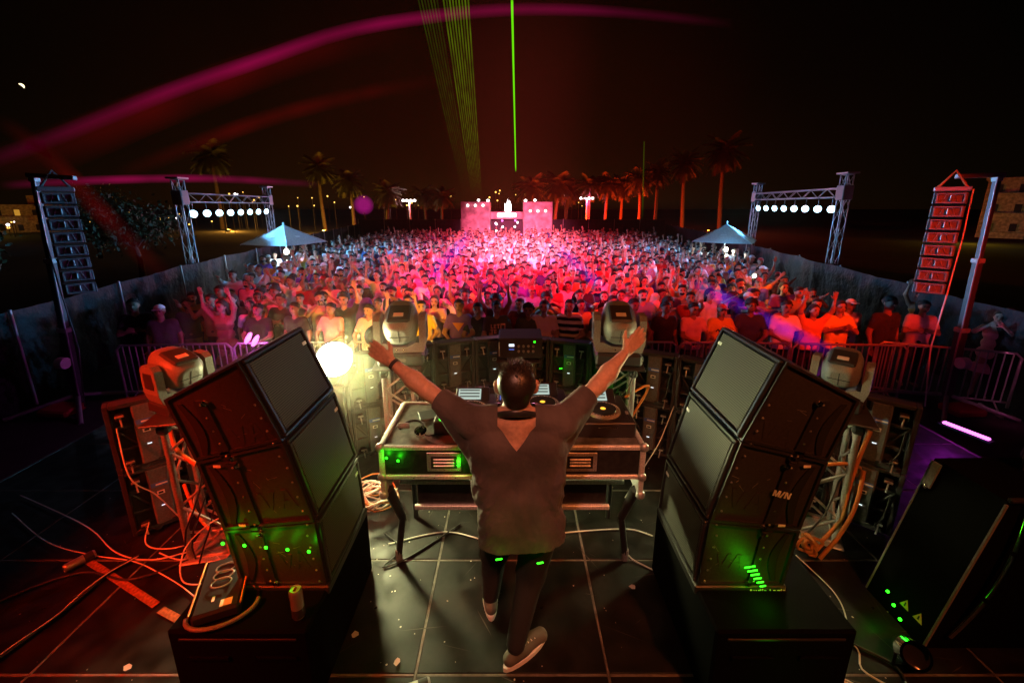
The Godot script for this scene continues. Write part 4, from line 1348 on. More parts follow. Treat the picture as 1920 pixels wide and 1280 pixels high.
func make_cables() -> void:
	var y := S + 0.012
	wire("white cable looping from the left truss stand down to the deck", [v3(-1.85, S + 0.42, -2.42), v3(-2.0, S + 0.36, -2.4), v3(-2.16, S + 0.2, -2.35), v3(-2.12, S + 0.04, -2.25), v3(-1.9, y, -2.3), v3(-1.72, y + 0.1, -2.35)], 0.0048, M.cable_white)
	wire("white cable running from the left screen wing along the deck to the stack", [v3(-2.72, S + 0.1, -2.72), v3(-2.66, y, -2.6), v3(-2.45, y, -2.56), v3(-2.2, y, -2.66), v3(-1.95, y, -2.6), v3(-1.75, y, -2.55)], 0.0048, M.cable_white)
	wire("long white cable crossing the deck in an S at left", [v3(-4.18, y, -3.14), v3(-3.61, y, -2.92), v3(-3.19, y, -2.74), v3(-2.8, y, -2.52), v3(-2.5, y, -2.46), v3(-2.2, y, -2.55), v3(-1.95, y, -2.42), v3(-1.7, y, -2.4)], 0.0048, M.cable_white)
	wire("thin pale cable below the long white one, curving to the dark case", [v3(-4.0, y, -2.92), v3(-3.4, y, -2.62), v3(-2.95, y, -2.5), v3(-2.6, y, -2.44), v3(-2.25, y, -2.3), v3(-2.05, y, -2.2), v3(-1.85, y, -2.08)], 0.004, M.cable_white)
	wire("black cable run coming towards the camera at lower left", [v3(-2.62, y, -2.5), v3(-2.7, y, -2.36), v3(-2.71, y, -2.2), v3(-2.73, y, -2.05), v3(-2.76, y, -1.9), v3(-2.8, y, -1.75)], 0.012, M.cable_black)
	wire("white wire lying along the black cable run at lower left", [v3(-2.61, y + 0.014, -2.48), v3(-2.69, y + 0.014, -2.34), v3(-2.72, y + 0.014, -2.2), v3(-2.72, y + 0.014, -2.04), v3(-2.77, y + 0.014, -1.88), v3(-2.8, y + 0.014, -1.76)], 0.004, M.cable_white)
	wire("white cable curving along the deck just before the left stand's foot", [v3(-2.5, y, -2.52), v3(-2.3, y, -2.46), v3(-2.05, y, -2.5), v3(-1.85, y, -2.48), v3(-1.68, y, -2.3)], 0.0048, M.cable_white)
	wire("white cable passing under the table from leg to leg", [v3(-0.9, y, -2.6), v3(-0.5, y, -2.72), v3(-0.1, y, -2.62), v3(0.3, y, -2.7), v3(0.85, y, -2.75), v3(1.05, y, -2.68)], 0.0048, M.cable_white)
	wire("pale cable from the table's right leg to the bass cabinet", [v3(0.84, y, -2.7), v3(0.82, y, -2.5), v3(0.92, y, -2.4), v3(1.02, y, -2.33)], 0.0048, M.cable_white)
	wire("pale cable hanging from the right stack and snaking over the deck", [v3(1.62, S + 0.3, -2.1), v3(1.72, S + 0.12, -2.05), v3(1.86, y, -1.98), v3(1.92, y, -1.85), v3(1.86, y, -1.74), v3(1.93, y, -1.66)], 0.0048, M.cable_white)
	wire("thin pale cable on the deck between the right stack and the black cabinet", [v3(2.0, y, -2.5), v3(2.05, y, -2.2), v3(1.98, y, -2.0), v3(1.86, y, -1.84)], 0.004, M.cable_white)
	for k in 2:
		var p := []
		for q in 12:
			var a := -1.2 + 3.4 * q / 11.0
			p.append(v3(1.68 + cos(a) * (0.11 - 0.02 * k), y + 0.004 * k, -1.6 - sin(a) * (0.1 - 0.018 * k)))
		wire(["outer open loop of red lit wire on the deck below the right stack", "inner open loop of red lit wire on the deck below the right stack"][k], p, 0.004, M.cable_white)
	# tangled bundle left of the table
	var coil := thing("cable_coil", "tangled bundle of white cable on the deck left of the table", "cable coil", v3(-1.12, S, -2.95))
	for k in 14:
		var p := []
		var rr := rng.randf_range(0.1, 0.19)
		var cx := rng.randf_range(-0.06, 0.06)
		var cz := rng.randf_range(-0.06, 0.06)
		var tl := Basis(v3(rng.randf_range(-1, 1), 0, rng.randf_range(-1, 1)).normalized(), rng.randf_range(0.0, 0.9))
		for q in 19:
			var a := TAU * q / 18.0
			var w := tl * v3(cos(a) * rr, 0, sin(a) * rr * 0.8)
			p.append(v3(cx + w.x, maxf(0.014, 0.16 + w.y + 0.02 * sin(a * 3 + k)), cz + w.z))
		obj("loop", G.new().tube(p, 0.006, 6), M.cable_white if k % 5 else M.strap, coil)
	# ratchet straps on the stands
	wire("yellow orange ratchet strap slung from the left truss stand to the screen wing", [v3(-2.42, S + 0.92, -2.72), v3(-2.25, S + 0.82, -2.55), v3(-2.06, S + 0.76, -2.46)], 0.014, M.strap, "orange straps", "strap")
	wire("orange strap low across the left truss stand", [v3(-2.4, S + 0.42, -2.72), v3(-2.22, S + 0.32, -2.56), v3(-2.06, S + 0.26, -2.46)], 0.012, M.strap, "orange straps", "strap")
	wire("orange strap pulled taut behind the performer's raised right arm", [v3(1.02, S + 0.72, -3.55), v3(1.25, S + 0.8, -3.62), v3(1.1, S + 0.5, -3.58)], 0.012, M.strap, "orange straps", "strap")
	wire("long orange strap hanging down beside the right truss pole", [v3(2.46, S + 0.9, -2.64), v3(2.4, S + 0.68, -2.62), v3(2.36, S + 0.45, -2.6), v3(2.34, S + 0.25, -2.58), v3(2.2, S + 0.1, -2.54)], 0.014, M.strap, "orange straps", "strap")
	wire("orange strap looped twice round the right truss stand's middle", [v3(2.16, S + 0.62, -2.66), v3(2.32, S + 0.66, -2.62), v3(2.46, S + 0.6, -2.66), v3(2.5, S + 0.5, -2.72)], 0.013, M.strap, "orange straps", "strap")
	wire("orange strap trailing from the right stand down to its foot", [v3(2.44, S + 0.62, -2.6), v3(2.36, S + 0.4, -2.52), v3(2.26, S + 0.2, -2.48), v3(2.12, S + 0.04, -2.44)], 0.013, M.strap, "orange straps", "strap")
	wire("pale lead drooping over the backs of the left wing's panels", [v3(-2.75, S + 0.9, -2.68), v3(-2.68, S + 0.55, -2.62), v3(-2.6, S + 0.35, -2.7), v3(-2.5, S + 0.1, -2.75)], 0.0048, M.cable_white)
	wire("pale lead hanging from the wall behind the table's right end", [v3(1.5, S + 0.6, -3.62), v3(1.35, S + 0.3, -3.5), v3(1.2, S + 0.12, -3.4), v3(0.95, S + 0.02, -3.1)], 0.0048, M.cable_white)
	wire("pale lead hanging from the wall behind the table's left end", [v3(-1.6, S + 0.55, -3.55), v3(-1.62, S + 0.25, -3.45), v3(-1.5, S + 0.06, -3.3), v3(-1.25, S + 0.02, -3.05)], 0.0048, M.cable_white)
	wire("black cable winding over the deck from the left stand to the lower left corner", [v3(-2.2, y, -2.5), v3(-2.5, y, -2.3), v3(-2.9, y, -2.35), v3(-3.2, y, -2.1), v3(-3.0, y, -1.9)], 0.008, M.cable_black)
	wire("black cable lying across the deck behind the right bass cabinet", [v3(1.7, y, -2.4), v3(1.95, y, -2.2), v3(1.85, y, -1.95), v3(2.05, y, -1.75), v3(1.95, y, -1.55)], 0.008, M.cable_black)
	wire("black cable curling on the deck below the table's left leg", [v3(-0.95, y, -2.7), v3(-0.8, y, -2.55), v3(-0.88, y, -2.4), v3(-0.7, y, -2.5), v3(-0.4, y, -2.8)], 0.007, M.cable_black)
	var kn := thing("strap_bundle", "bundle of knotted orange straps at the foot of the right truss stand", "strap bundle", v3(2.08, S + 0.1, -2.5))
	for k in 9:
		var p := []
		var rr := rng.randf_range(0.04, 0.09)
		var bs := Basis(v3(rng.randf_range(-1, 1), rng.randf_range(-1, 1), rng.randf_range(-1, 1)).normalized(), rng.randf() * 3.0)
		for q in 13:
			var a := TAU * q / 12.0
			p.append(bs * v3(cos(a) * rr, sin(a) * rr * 0.5, 0.01 * sin(3 * a)) + v3(rng.randf_range(-0.006, 0.006), 0.0, 0))
		obj("loop", G.new().tube(p, 0.011, 5), M.strap, kn)


func make_props() -> void:
	# power distribution bag and coil on the left bass cabinet
	var b := thing("power_box", "small black power box with a coiled lead and round handle on the left bass cabinet", "power box", v3(-1.47, S + 0.486, -1.77), 0.4)
	obj("box", bx(v3(0.2, 0.06, 0.36), 0.012, v3(0, 0.032, 0)), M.plastic, b)
	for k in 3:
		var p := []
		for q in 15:
			var a := TAU * q / 14.0
			p.append(v3(0.0 + cos(a) * 0.045, 0.068 + 0.004 * k, -0.09 + 0.055 * k + sin(a) * 0.03))
		obj("lead", G.new().tube(p, 0.004, 6), M.fixture, b)
	obj("printed_label", bx(v3(0.05, 0.002, 0.04), 0.0005, v3(0.04, 0.0635, 0.14)), M.white, b)
	obj("printed_label", bx(v3(0.012, 0.002, 0.03), 0.0005, v3(-0.02, 0.0635, 0.1)), M.white, b)
	for s in [-1, 1]:
		obj("side_rail", G.new().tube([v3(s * 0.105, 0.06, -0.17), v3(s * 0.105, 0.066, 0.17)], 0.005, 6), M.strap, b)
	var hp := []
	for q in 14:
		var a := PI * q / 13.0
		hp.append(v3(0.02 + cos(a) * 0.15, 0.02, 0.13 + sin(a) * 0.1))
	obj("handle", G.new().tube(hp, 0.01, 8), M.fixture, b)
	var can_prof := [Vector2(0, 0), Vector2(0.024, 0.0), Vector2(0.029, 0.012), Vector2(0.029, 0.15), Vector2(0.024, 0.162), Vector2(0.022, 0.158), Vector2(0, 0.158)]
	var cans := [[v3(-1.02, S + 0.492, -1.63), Basis(), "tall silver drink can standing on the left bass cabinet"], [v3(-0.42, S + 0.03, -1.66), Basis(v3(0.4, 0, 1).normalized(), PI / 2 - 0.05), "silver drink can lying on the deck at the bottom edge"], [v3(-2.93, S + 0.03, -2.5), Basis(v3(1, 0, 0.6).normalized(), PI / 2), "crushed silver can lying among the cables at left"]]
	for c in cans:
		var o := thing("drink_can", c[2], "can", c[0])
		o.basis = c[1]
		obj("body", G.new().lathe(can_prof, Transform3D(), 20), M.can, o)
		obj("ring_pull", bx(v3(0.012, 0.002, 0.022), 0.0005, v3(0, 0.16, 0)), M.chrome, o)
		obj("printed_panel", G.new().lathe([Vector2(0.0293, 0.012), Vector2(0.0293, 0.06)], Transform3D(), 20), M.fixture_dark, o)
	# big black cabinet in the right foreground, tilted outwards
	var k := thing("speaker_cabinet", "large black cabinet leaning outwards at the lower right edge, bright bowed trim on its front", "speaker", v3(2.29, S, -1.86))
	var xs := Transform3D(Basis(), v3(0, 0, -0.19))
	obj("box", G.new().prism([Vector2(0, 0), Vector2(0.9, 0), Vector2(1.12, 0.96), Vector2(0.215, 0.95)], xs, 0.38), M.sub_black, k)
	var lean := v3(0.215, 0.95, 0).normalized()
	var lb := Basis(v3(lean.y, -lean.x, 0), lean, v3(0, 0, 1))
	for z in [0.003, -0.385]:
		obj("edge_strip", G.new().box(lean * 0.48 + v3(0.004, 0, z), v3(0.014, 0.95, 0.012), 0.002, lb), M.fixture, k)
	obj("painted_lit_corner", G.new().box(lean * 0.88 + v3(-0.004, 0, -0.35), v3(0.01, 0.16, 0.05), 0.003, lb), M.fixture, k)
	obj("corner_bolt", G.new().ball(lean * 0.8 + v3(-0.008, 0, -0.35), v3(0.006, 0.014, 0.014), 8, 6), M.chrome, k)
	for m in 3:
		var arc := []
		for q in 12:
			var t := q / 11.0
			arc.append(lean * (0.1 + 0.3 * (m + t * 0.92)) + v3(0.1 + 0.035 * sin(PI * (m + t) / 3.0), 0, 0.012 + 0.03 * sin(PI * (m + t) / 3.0)))
		obj("curved_trim", G.new().tube(arc, 0.014, 10), M.chrome, k)
	obj("top_rim", bx(v3(0.88, 0.025, 0.025), 0.006, v3(0.66, 0.955, 0.003)), M.cabinet_frame, k)
	for q in 2:
		var wt := Transform3D(Basis(v3(0, 0, 1), lean, v3(-lean.y, lean.x, 0)), lean * 0.13 + v3(-0.0015, 0, -0.16 + 0.085 * q))
		var wp := obj("warning_sticker", G.new().prism([Vector2(-0.028, -0.024), Vector2(0.028, -0.024), Vector2(0, 0.028)], wt, 0.002), M.top_yellow, k)
		obj("sticker_mark", G.new().prism([Vector2(-0.005, -0.014), Vector2(0.005, -0.014), Vector2(0.003, 0.01), Vector2(-0.003, 0.01)], wt.translated_local(v3(0, 0, 0.0015)), 0.002), M.rubber, wp)
	# chrome rimmed cans
	for q in [[v3(2.12, S, -1.76), v3(-0.3, 0.5, 0.8), "chrome rimmed floor can light on the deck beside the tilted black cabinet", 0.07], [v3(2.93, S + 0.95, -2.1), v3(-0.2, 1, 0.3), "chrome rimmed can light on top of the tilted black cabinet", 0.07]]:
		var pc := thing("can_light", q[2], "stage light", q[0], 0.0, "chrome rimmed can lights")
		var tb := face_to(q[1]) * Basis(v3(1, 0, 0), v3(0, 0, 1), v3(0, -1, 0))
		obj("shell", G.new().lathe([Vector2(0, -0.1), Vector2(0.05, -0.09), Vector2(q[3], -0.02), Vector2(q[3], 0.05), Vector2(q[3] - 0.012, 0.05), Vector2(q[3] - 0.014, 0.02)], Transform3D(tb, v3(0, 0.1, 0)), 20), M.chrome, pc)
		obj("lens", G.new().lathe([Vector2(0, 0.02), Vector2(q[3] - 0.012, 0.022)], Transform3D(tb, v3(0, 0.1, 0)), 18), M.window_glass, pc)
		obj("yoke", G.new().tube([v3(-0.08, 0.1, 0), v3(-0.08, 0.02, 0), v3(0, 0.006, 0), v3(0.08, 0.02, 0), v3(0.08, 0.1, 0)], 0.008, 6), M.rubber, pc)
	# amplifier wedge at the foot of the right stack
	var am := thing("connector_box", "small pale box with a row of sockets wedged behind the right stack", "connector box", v3(1.66, S + 0.02, -2.02), -0.5)
	obj("box", bx(v3(0.2, 0.1, 0.12), 0.008, v3(0, 0.06, 0)), M.fixture, am)
	for m in 4:
		obj("socket", G.new().lathe([Vector2(0, 0), Vector2(0.015, 0), Vector2(0.015, 0.014), Vector2(0, 0.01)], Transform3D(Basis(), v3(-0.07 + 0.045 * m, 0.11, 0.02)), 12), M.steel, am)
	# central controller on its own stand
	var cb := thing("laser_unit", "black laser projector with a small lit display on the middle truss stand", "laser projector", v3(0.08, S + 0.97, -4.02))
	cb.scale = Vector3.ONE * 0.84
	obj("box", bx(v3(0.5, 0.24, 0.4), 0.01, v3(0, 0.13, 0)), M.rubber, cb)
	obj("display", bx(v3(0.06, 0.03, 0.004), 0.001, v3(-0.1, 0.17, 0.201)), M.led_white, cb)
	obj("display_strip", bx(v3(0.06, 0.008, 0.004), 0.001, v3(-0.1, 0.12, 0.201)), M.screen_blue, cb)
	obj("indicator_light", bx(v3(0.02, 0.016, 0.004), 0.001, v3(0.16, 0.21, 0.201)), M.led_green, cb)
	for m in 8:
		obj("connector", G.new().lathe([Vector2(0, 0), Vector2(0.014, 0), Vector2(0.014, 0.02), Vector2(0, 0.016)], Transform3D(Basis(v3(1, 0, 0), v3(0, 0, 1), v3(0, -1, 0)), v3(-0.02 + 0.055 * (m % 4), 0.16 - 0.06 * (m / 4), 0.2)), 10), M.fixture, cb)
	obj("handle", G.new().tube([v3(-0.24, 0.2, 0.2), v3(-0.24, 0.2, 0.25), v3(-0.24, 0.06, 0.25), v3(-0.24, 0.06, 0.2)], 0.008, 6), M.steel, cb)


# ---------- around the audience
func make_bright_lamp(c: Vector3, aim: Vector3, label: String, energy: float, spill: bool) -> void:
	var o := thing("blinder_lamp", label, "stage light", c, 0.0, "round white lamps facing the performer")
	var d := (aim - c).normalized()
	var b := face_to(d)
	var ax := b * Basis(v3(1, 0, 0), v3(0, 0, 1), v3(0, -1, 0))
	obj("shell", G.new().lathe([Vector2(0, -0.16), Vector2(0.1, -0.14), Vector2(0.165, -0.02), Vector2(0.168, 0.0), Vector2(0.155, 0.0), Vector2(0.15, -0.012)], Transform3D(ax, Vector3.ZERO), 24), M.fixture_dark, o)
	obj("lamp_lens", G.new().lathe([Vector2(0, -0.004), Vector2(0.155, -0.008)], Transform3D(ax, Vector3.ZERO), 28), M.lamp_warm, o)
	obj("yoke", G.new().tube([b * v3(-0.19, 0, -0.03), b * v3(-0.19, -0.12, -0.04), v3(-0.08, -0.26, -0.02), v3(0.08, -0.26, -0.02), b * v3(0.19, -0.12, -0.04), b * v3(0.19, 0, -0.03)], 0.012, 6), M.rubber, o)
	obj("bracket", bx(v3(0.08, 0.5, 0.06), 0.006, v3(0, -0.5, -0.03)), M.rubber, o)
	spot(o, c + d * 0.03, c + d * 3.0, Color(1.0, 0.99, 0.7), energy, 80.0, 0.14, 0.6)
	if spill:
		# unseen floodlight added to throw yellow light on the first rows
		var e := v3(-1.45, 2.2, -4.35)
		var t := thing("added_crowd_flood", "warm floodlight added behind the glaring lamp, turned away to light the front rows", "stage light", e)
		var cd := v3(-0.28, -0.17, -1.0).normalized()
		var cx := face_to(cd) * Basis(v3(1, 0, 0), v3(0, 0, 1), v3(0, -1, 0))
		obj("shell", G.new().lathe([Vector2(0, -0.14), Vector2(0.08, -0.12), Vector2(0.12, -0.02), Vector2(0.122, 0.0), Vector2(0.11, 0.0)], Transform3D(cx, Vector3.ZERO), 20), M.fixture_dark, t)
		obj("lamp_lens", G.new().lathe([Vector2(0, -0.004), Vector2(0.11, -0.006)], Transform3D(cx, Vector3.ZERO), 20), M.lamp_yellow, t)
		obj("bracket", bx(v3(0.06, 0.2, 0.05), 0.006, v3(0, -0.2, 0.02)), M.rubber, t)
		spot(t, e + cd * 0.03, e + cd * 4.0, Color(1.0, 0.7, 0.22), 30.0, 27.0, 0.1, 1.0)

func make_tower(s: float) -> void:
	var side := "left" if s < 0 else "right"
	var z := -7.1
	var base := v3(s * 7.85, 0, z)
	var o := thing("loudspeaker_tower", "tall telescopic lifting mast on the %s, holding the hanging loudspeakers" % side, "tower", base, 0.0, "lifting masts either side of the stage")
	o.rotation.z = s * 0.06 * (1.0 if s < 0 else 0.5)
	for k in 3:
		var y0: float = [0.1, 1.3, 2.6][k]
		obj("mast_section", bx(v3(0.125 - 0.022 * k, 1.4, 0.125 - 0.022 * k), 0.012, v3(0, y0 + 0.7, 0)), M.mast_metal, o)
		obj("collar", bx(v3(0.155 - 0.025 * k, 0.08, 0.155 - 0.025 * k), 0.01, v3(0, y0 + 1.36, 0)), M.alu, o)
		obj("guide_rail", G.new().tube([v3(-s * (0.085 - 0.012 * k), y0, 0.06), v3(-s * (0.085 - 0.012 * k), y0 + 1.4, 0.06)], 0.014, 6), M.steel, o)
	obj("top_beam", bx(v3(0.75, 0.07, 0.08), 0.008, v3(-s * 0.28, 4.02, 0)), M.steel, o)
	obj("winch", G.new().lathe([Vector2(0, -0.06), Vector2(0.1, -0.06), Vector2(0.1, 0.06), Vector2(0, 0.06)], Transform3D(Basis(v3(0, 1, 0), v3(1, 0, 0), v3(0, 0, 1)), v3(0.0, 0.9, 0.14)), 14), M.white, o)
	for q in 4:
		var a := TAU * (q + 0.5) / 4.0
		obj("outrigger", G.new().tube([v3(0, 0.25, 0), v3(cos(a) * 0.9, 0.04, sin(a) * 0.9)], 0.035, 6), M.steel, o)
	obj("foot_guard", bx(v3(0.5, 0.12, 0.4), 0.03, v3(0, 0.1, 0.3)), M.top_yellow if false else M.cap_red, o)
	# hanging boxes
	var la := thing("line_array", ["column of eight loudspeakers hanging beside the left mast, grey frames", "column of eight loudspeakers hanging beside the right mast, lit dim red"][int(s > 0)], "speaker", v3(s * (7.2 if s < 0 else 6.95), 2.1, z + 0.1), -0.72 if s > 0 else 0.78, "loudspeaker columns hanging from the masts")
	obj("bridle", G.new().tube([v3(-0.17, 1.72, 0), v3(0, 1.98, 0), v3(0.17, 1.72, 0)], 0.022, 6), M.strap if s > 0 else M.steel, la)
	obj("top_frame", bx(v3(0.42, 0.07, 0.24), 0.01, v3(0, 1.7, 0.02)), M.steel, la)
	for k in 8:
		var y := 1.56 - 0.205 * k
		var t := Transform3D(Basis(Vector3.RIGHT, -0.015 * k), v3(0, y, 0.0015 * k * k))
		var bxp := obj("cabinet", G.new().prism([Vector2(-0.14, -0.098), Vector2(0.12, -0.08), Vector2(0.12, 0.08), Vector2(-0.14, 0.098)], Transform3D(Basis(v3(0, 0, 1), v3(0, 1, 0), v3(-1, 0, 0)), Vector3.ZERO), 0.36), M.array_grey, la, t)
		var rim := G.new()
		for q in [-1, 1]:
			rim.box(v3(0, q * 0.07, 0.128), v3(0.33, 0.02, 0.035), 0.004)
			rim.box(v3(q * 0.155, 0, 0.128), v3(0.022, 0.12, 0.035), 0.004)
			rim.box(v3(q * 0.07, q * 0.0, 0.12), v3(0.012, 0.12, 0.02), 0.003, Basis(v3(0, 0, 1), q * 0.35))
			obj("side_rig", bx(v3(0.014, 0.17, 0.2), 0.004, v3(q * 0.186, 0, 0)), M.mast_metal, bxp)
		obj("rear_frame", rim, M.fixture, bxp)
		for q in 3:
			obj("vent", bx(v3(0.012, 0.008, 0.05), 0.002, v3(-s * 0.196, 0.03 - 0.03 * q, 0.02)), M.fixture, bxp)
		obj("handle", bx(v3(0.02, 0.09, 0.05), 0.006, v3(0, 0, 0.14)), M.steel, bxp)
	obj("hanging_cable", G.new().tube([v3(s * 0.24, 1.7, -0.05), v3(s * 0.26, 0.9, -0.1), v3(s * 0.24, 0.1, -0.05), v3(s * 0.2, -0.9, 0.0), v3(s * 0.3, -1.9, 0.1)], 0.012, 6), M.cable_white if s > 0 else M.cable_black, la)


func make_arch(s: float) -> void:
	var side := "left" if s < 0 else "right"
	var a := v3(s * 10.75, 0, -14.3)
	var b := v3(s * 11.65, 0, -21.0)
	var h := 4.35 if s < 0 else 4.5
	var o := thing("lighting_arch", "steel truss arch carrying eight blue white lamps beyond the %s fence" % side, "truss", Vector3.ZERO, 0.0, "lighting arches beyond the fences")
	var top := h - 0.55
	for p in [a, b]:
		truss_piece(p, p + v3(0, h, 0), 0.24, 9, o)
		obj("sleeve_block", bx(v3(0.34, 0.46, 0.34), 0.02, p + v3(0, top, 0)), M.fixture, o)
		obj("tower_head", bx(v3(0.4, 0.06, 0.5), 0.01, p + v3(0, h + 0.05, 0)), M.steel, o)
		obj("foot", bx(v3(1.0, 0.08, 1.0), 0.01, p + v3(0, 0.04, 0)), M.steel, o)
	truss_piece(a + v3(0, top, 0) + (b - a).normalized() * 0.2, b + v3(0, top, 0) - (b - a).normalized() * 0.2, 0.28, 12, o)
	for k in 8:
		var p := a.lerp(b, 0.07 + 0.123 * k) + v3(-s * 0.05, top - 0.52, 0)
		var words: String = ["nearest", "second", "third", "fourth", "fifth", "sixth", "seventh", "farthest"][k]
		var l := thing("arch_lamp", "blue white stage lamp, %s of eight hanging in a row under the %s arch" % [words, side], "stage light", p, 0.0, "lamps under the truss arches")
		var to := v3(s * (2.4 - 0.2 * k), 1.0, -13.5 - 1.2 * k)
		if k < 4:
			to = v3(s * (1.8 - k * 0.3), 1.6, -10.5 - 1.6 * k)
		var d := (to - p).normalized()
		d = (d + v3(0, 0, 0.55)).normalized()
		var ax := face_to(d) * Basis(v3(1, 0, 0), v3(0, 0, 1), v3(0, -1, 0))
		obj("shell", G.new().lathe([Vector2(0, -0.2), Vector2(0.08, -0.18), Vector2(0.13, -0.02), Vector2(0.135, 0.03), Vector2(0.12, 0.03)], Transform3D(ax, Vector3.ZERO), 16), M.fixture_dark, l)
		obj("lamp_lens", G.new().lathe([Vector2(0, 0.0), Vector2(0.125, 0.004)], Transform3D(ax, Vector3.ZERO), 16), M.lamp_cyan, l)
		obj("hook", G.new().tube([v3(0, 0.02, 0), v3(0, 0.38, 0)], 0.02, 6), M.fixture_dark, l)
		spot(l, p + d * 0.05, to, Color(0.38, 0.74, 1.0), 75.0, 25.0, 0.12, 0.7)


func make_umbrella(at: Vector3, label: String, yaw: float) -> void:
	var o := thing("parasol", label, "parasol", at, yaw, "square parasols beside the fences")
	var r := 1.55
	var y0 := 2.1
	var y1 := 2.82
	obj("pole", G.new().tube([v3(0, 0, 0), v3(0, y1 + 0.08, 0)], 0.03, 8), M.alu, o)
	for k in 4:
		var a := TAU * k / 4.0
		var b := TAU * (k + 1) / 4.0
		var p := v3(cos(a) * r, y0, sin(a) * r)
		var q := v3(cos(b) * r, y0, sin(b) * r)
		var rows := []
		for j in 7:
			var row := []
			for i in 7:
				var t := j / 6.0
				var e := p.lerp(q, i / 6.0)
				var w := v3(0, y1, 0).lerp(e, t)
				w.y -= 0.05 * sin(PI * t) + (0.05 * sin(PI * i / 6.0)) * t * t * 0.4
				row.append(w)
			rows.append(row)
		var g := G.new()
		g.grid(rows)
		obj("canopy_panel", g, M.canopy, o)
		obj("rib", G.new().tube([v3(0, y1 - 0.03, 0), v3(cos(a) * r, y0 - 0.01, sin(a) * r)], 0.012, 5), M.alu, o)
		obj("emblem", bx(v3(0.22, 0.012, 0.09), 0.004), M.cap_white, o, Transform3D(Basis(Vector3.UP, -(a + TAU / 8.0)) * Basis(v3(0, 0, 1), -0.58) * Basis(Vector3.UP, PI / 2), v3(cos(a + TAU / 8.0) * 0.62, y1 - 0.45, sin(a + TAU / 8.0) * 0.62)))
	obj("foot", G.new().lathe([Vector2(0, 0), Vector2(0.3, 0), Vector2(0.28, 0.1), Vector2(0, 0.12)], Transform3D(), 16), M.cabinet, o)
	var l := thing("pole_lamp", "pair of bright white lamps fixed to the pole of the %s" % ("left parasol" if at.x < 0 else "right parasol"), "lamp", at + v3(0.03, 1.75, 0.08))
	for k in 2:
		obj("lamp_globe", G.new().ball(v3(0.05 * k, -0.3 * k, 0), v3(0.1, 0.11, 0.08), 12, 8), M.lamp_warm, l)
	omni(l, at + v3(0.03, 1.6, 0.3), Color(0.85, 0.95, 1.0), 2.5, 0.1)


func fence(label: String, line: Array, h: float) -> void:
	var o := thing("fabric_fence", label, "fence", Vector3.ZERO, 0.0, "dark fabric fences round the audience")
	var f := FastNoiseLite.new()
	f.seed = 17
	f.frequency = 0.55
	f.fractal_octaves = 3
	for k in line.size() - 1:
		var n := maxi(1, int(round(line[k].distance_to(line[k + 1]) / 2.6)))
		for j in n:
			var a: Vector3 = line[k].lerp(line[k + 1], float(j) / n)
			var b: Vector3 = line[k].lerp(line[k + 1], float(j + 1) / n)
			var d := (b - a).normalized()
			var w := d.cross(Vector3.UP)
			var near := a.z > -22.0
			var nu := 26 if near else 8
			var nv := 16 if near else 4
			var rows := []
			for y in nv + 1:
				var row := []
				for x in nu + 1:
					var t := float(x) / nu
					var e := float(y) / nv
					var p := a.lerp(b, t) + v3(0, e * h - 0.03 * sin(PI * t) * e, 0)
					var bul := (0.16 * f.get_noise_3d(p.x * 1.3 + p.z * 1.3, p.y * 0.5, 3.0) + 0.07 * f.get_noise_3d(p.x * 4.0 + p.z * 4.0, p.y * 1.6, 9.0)) * sin(PI * clampf(t, 0.02, 0.98))
					row.append(p + w * bul)
				rows.append(row)
			var g := G.new()
			g.grid(rows)
			obj("fabric_panel", g, M.fence_fabric, o)
			obj("post", G.new().tube([a + w * 0.05, a + w * 0.05 + v3(0, h + 0.04, 0)], 0.025, 6), M.steel, o)


func make_barriers() -> void:
	var p := thing("crowd_barrier", "", "barrier", Vector3.ZERO, 0.0, "steel crowd barriers before the front row")
	var w := 2.0
	obj("frame", G.new().tube([v3(-w / 2, 0.1, 0), v3(-w / 2, 1.02, 0), v3(-w / 2 + 0.08, 1.1, 0), v3(w / 2 - 0.08, 1.1, 0), v3(w / 2, 1.02, 0), v3(w / 2, 0.1, 0)], 0.022, 8), M.steel, p)
	obj("bottom_rail", G.new().tube([v3(-w / 2, 0.2, 0), v3(w / 2, 0.2, 0)], 0.018, 6), M.steel, p)
	var br := G.new().tube([v3(0, 0.2, 0), v3(0, 1.09, 0)], 0.011, 6).mesh()
	for k in 17:
		put("bar", br, M.steel, p, Transform3D(Basis(), v3(-w / 2 + w * (k + 1) / 18.0, 0, 0)))
	for s in [-1, 1]:
		obj("foot", bx(v3(0.05, 0.03, 0.6), 0.006, v3(s * 0.8, 0.02, 0)), M.steel, p)
		obj("foot_stay", G.new().tube([v3(s * 0.8, 0.2, 0), v3(s * 0.8, 0.02, 0.26)], 0.014, 6), M.steel, p)
	var spots := []
	for k in range(-3, 4):
		spots.append([v3(k * 2.05, 0, -7.55 + 0.02 * k * k), -0.02 * k])
	spots.append([v3(7.75, 0, -7.2), -0.35])
	var names := ["third left of the middle one", "second left of the middle one", "first left of the middle one", "at the middle, behind the laser projector", "first right of the middle one", "second right of the middle one", "third right of the middle one", "angled at the far right end of the row"]
	for k in spots.size():
		var lab: String = "steel crowd barrier of upright bars, " + names[k]
		if k == 0:
			p.position = spots[k][0]
			p.rotation.y = spots[k][1]
			p.set_meta("label", lab)
		else:
			copy(p, spots[k][0], spots[k][1], lab)


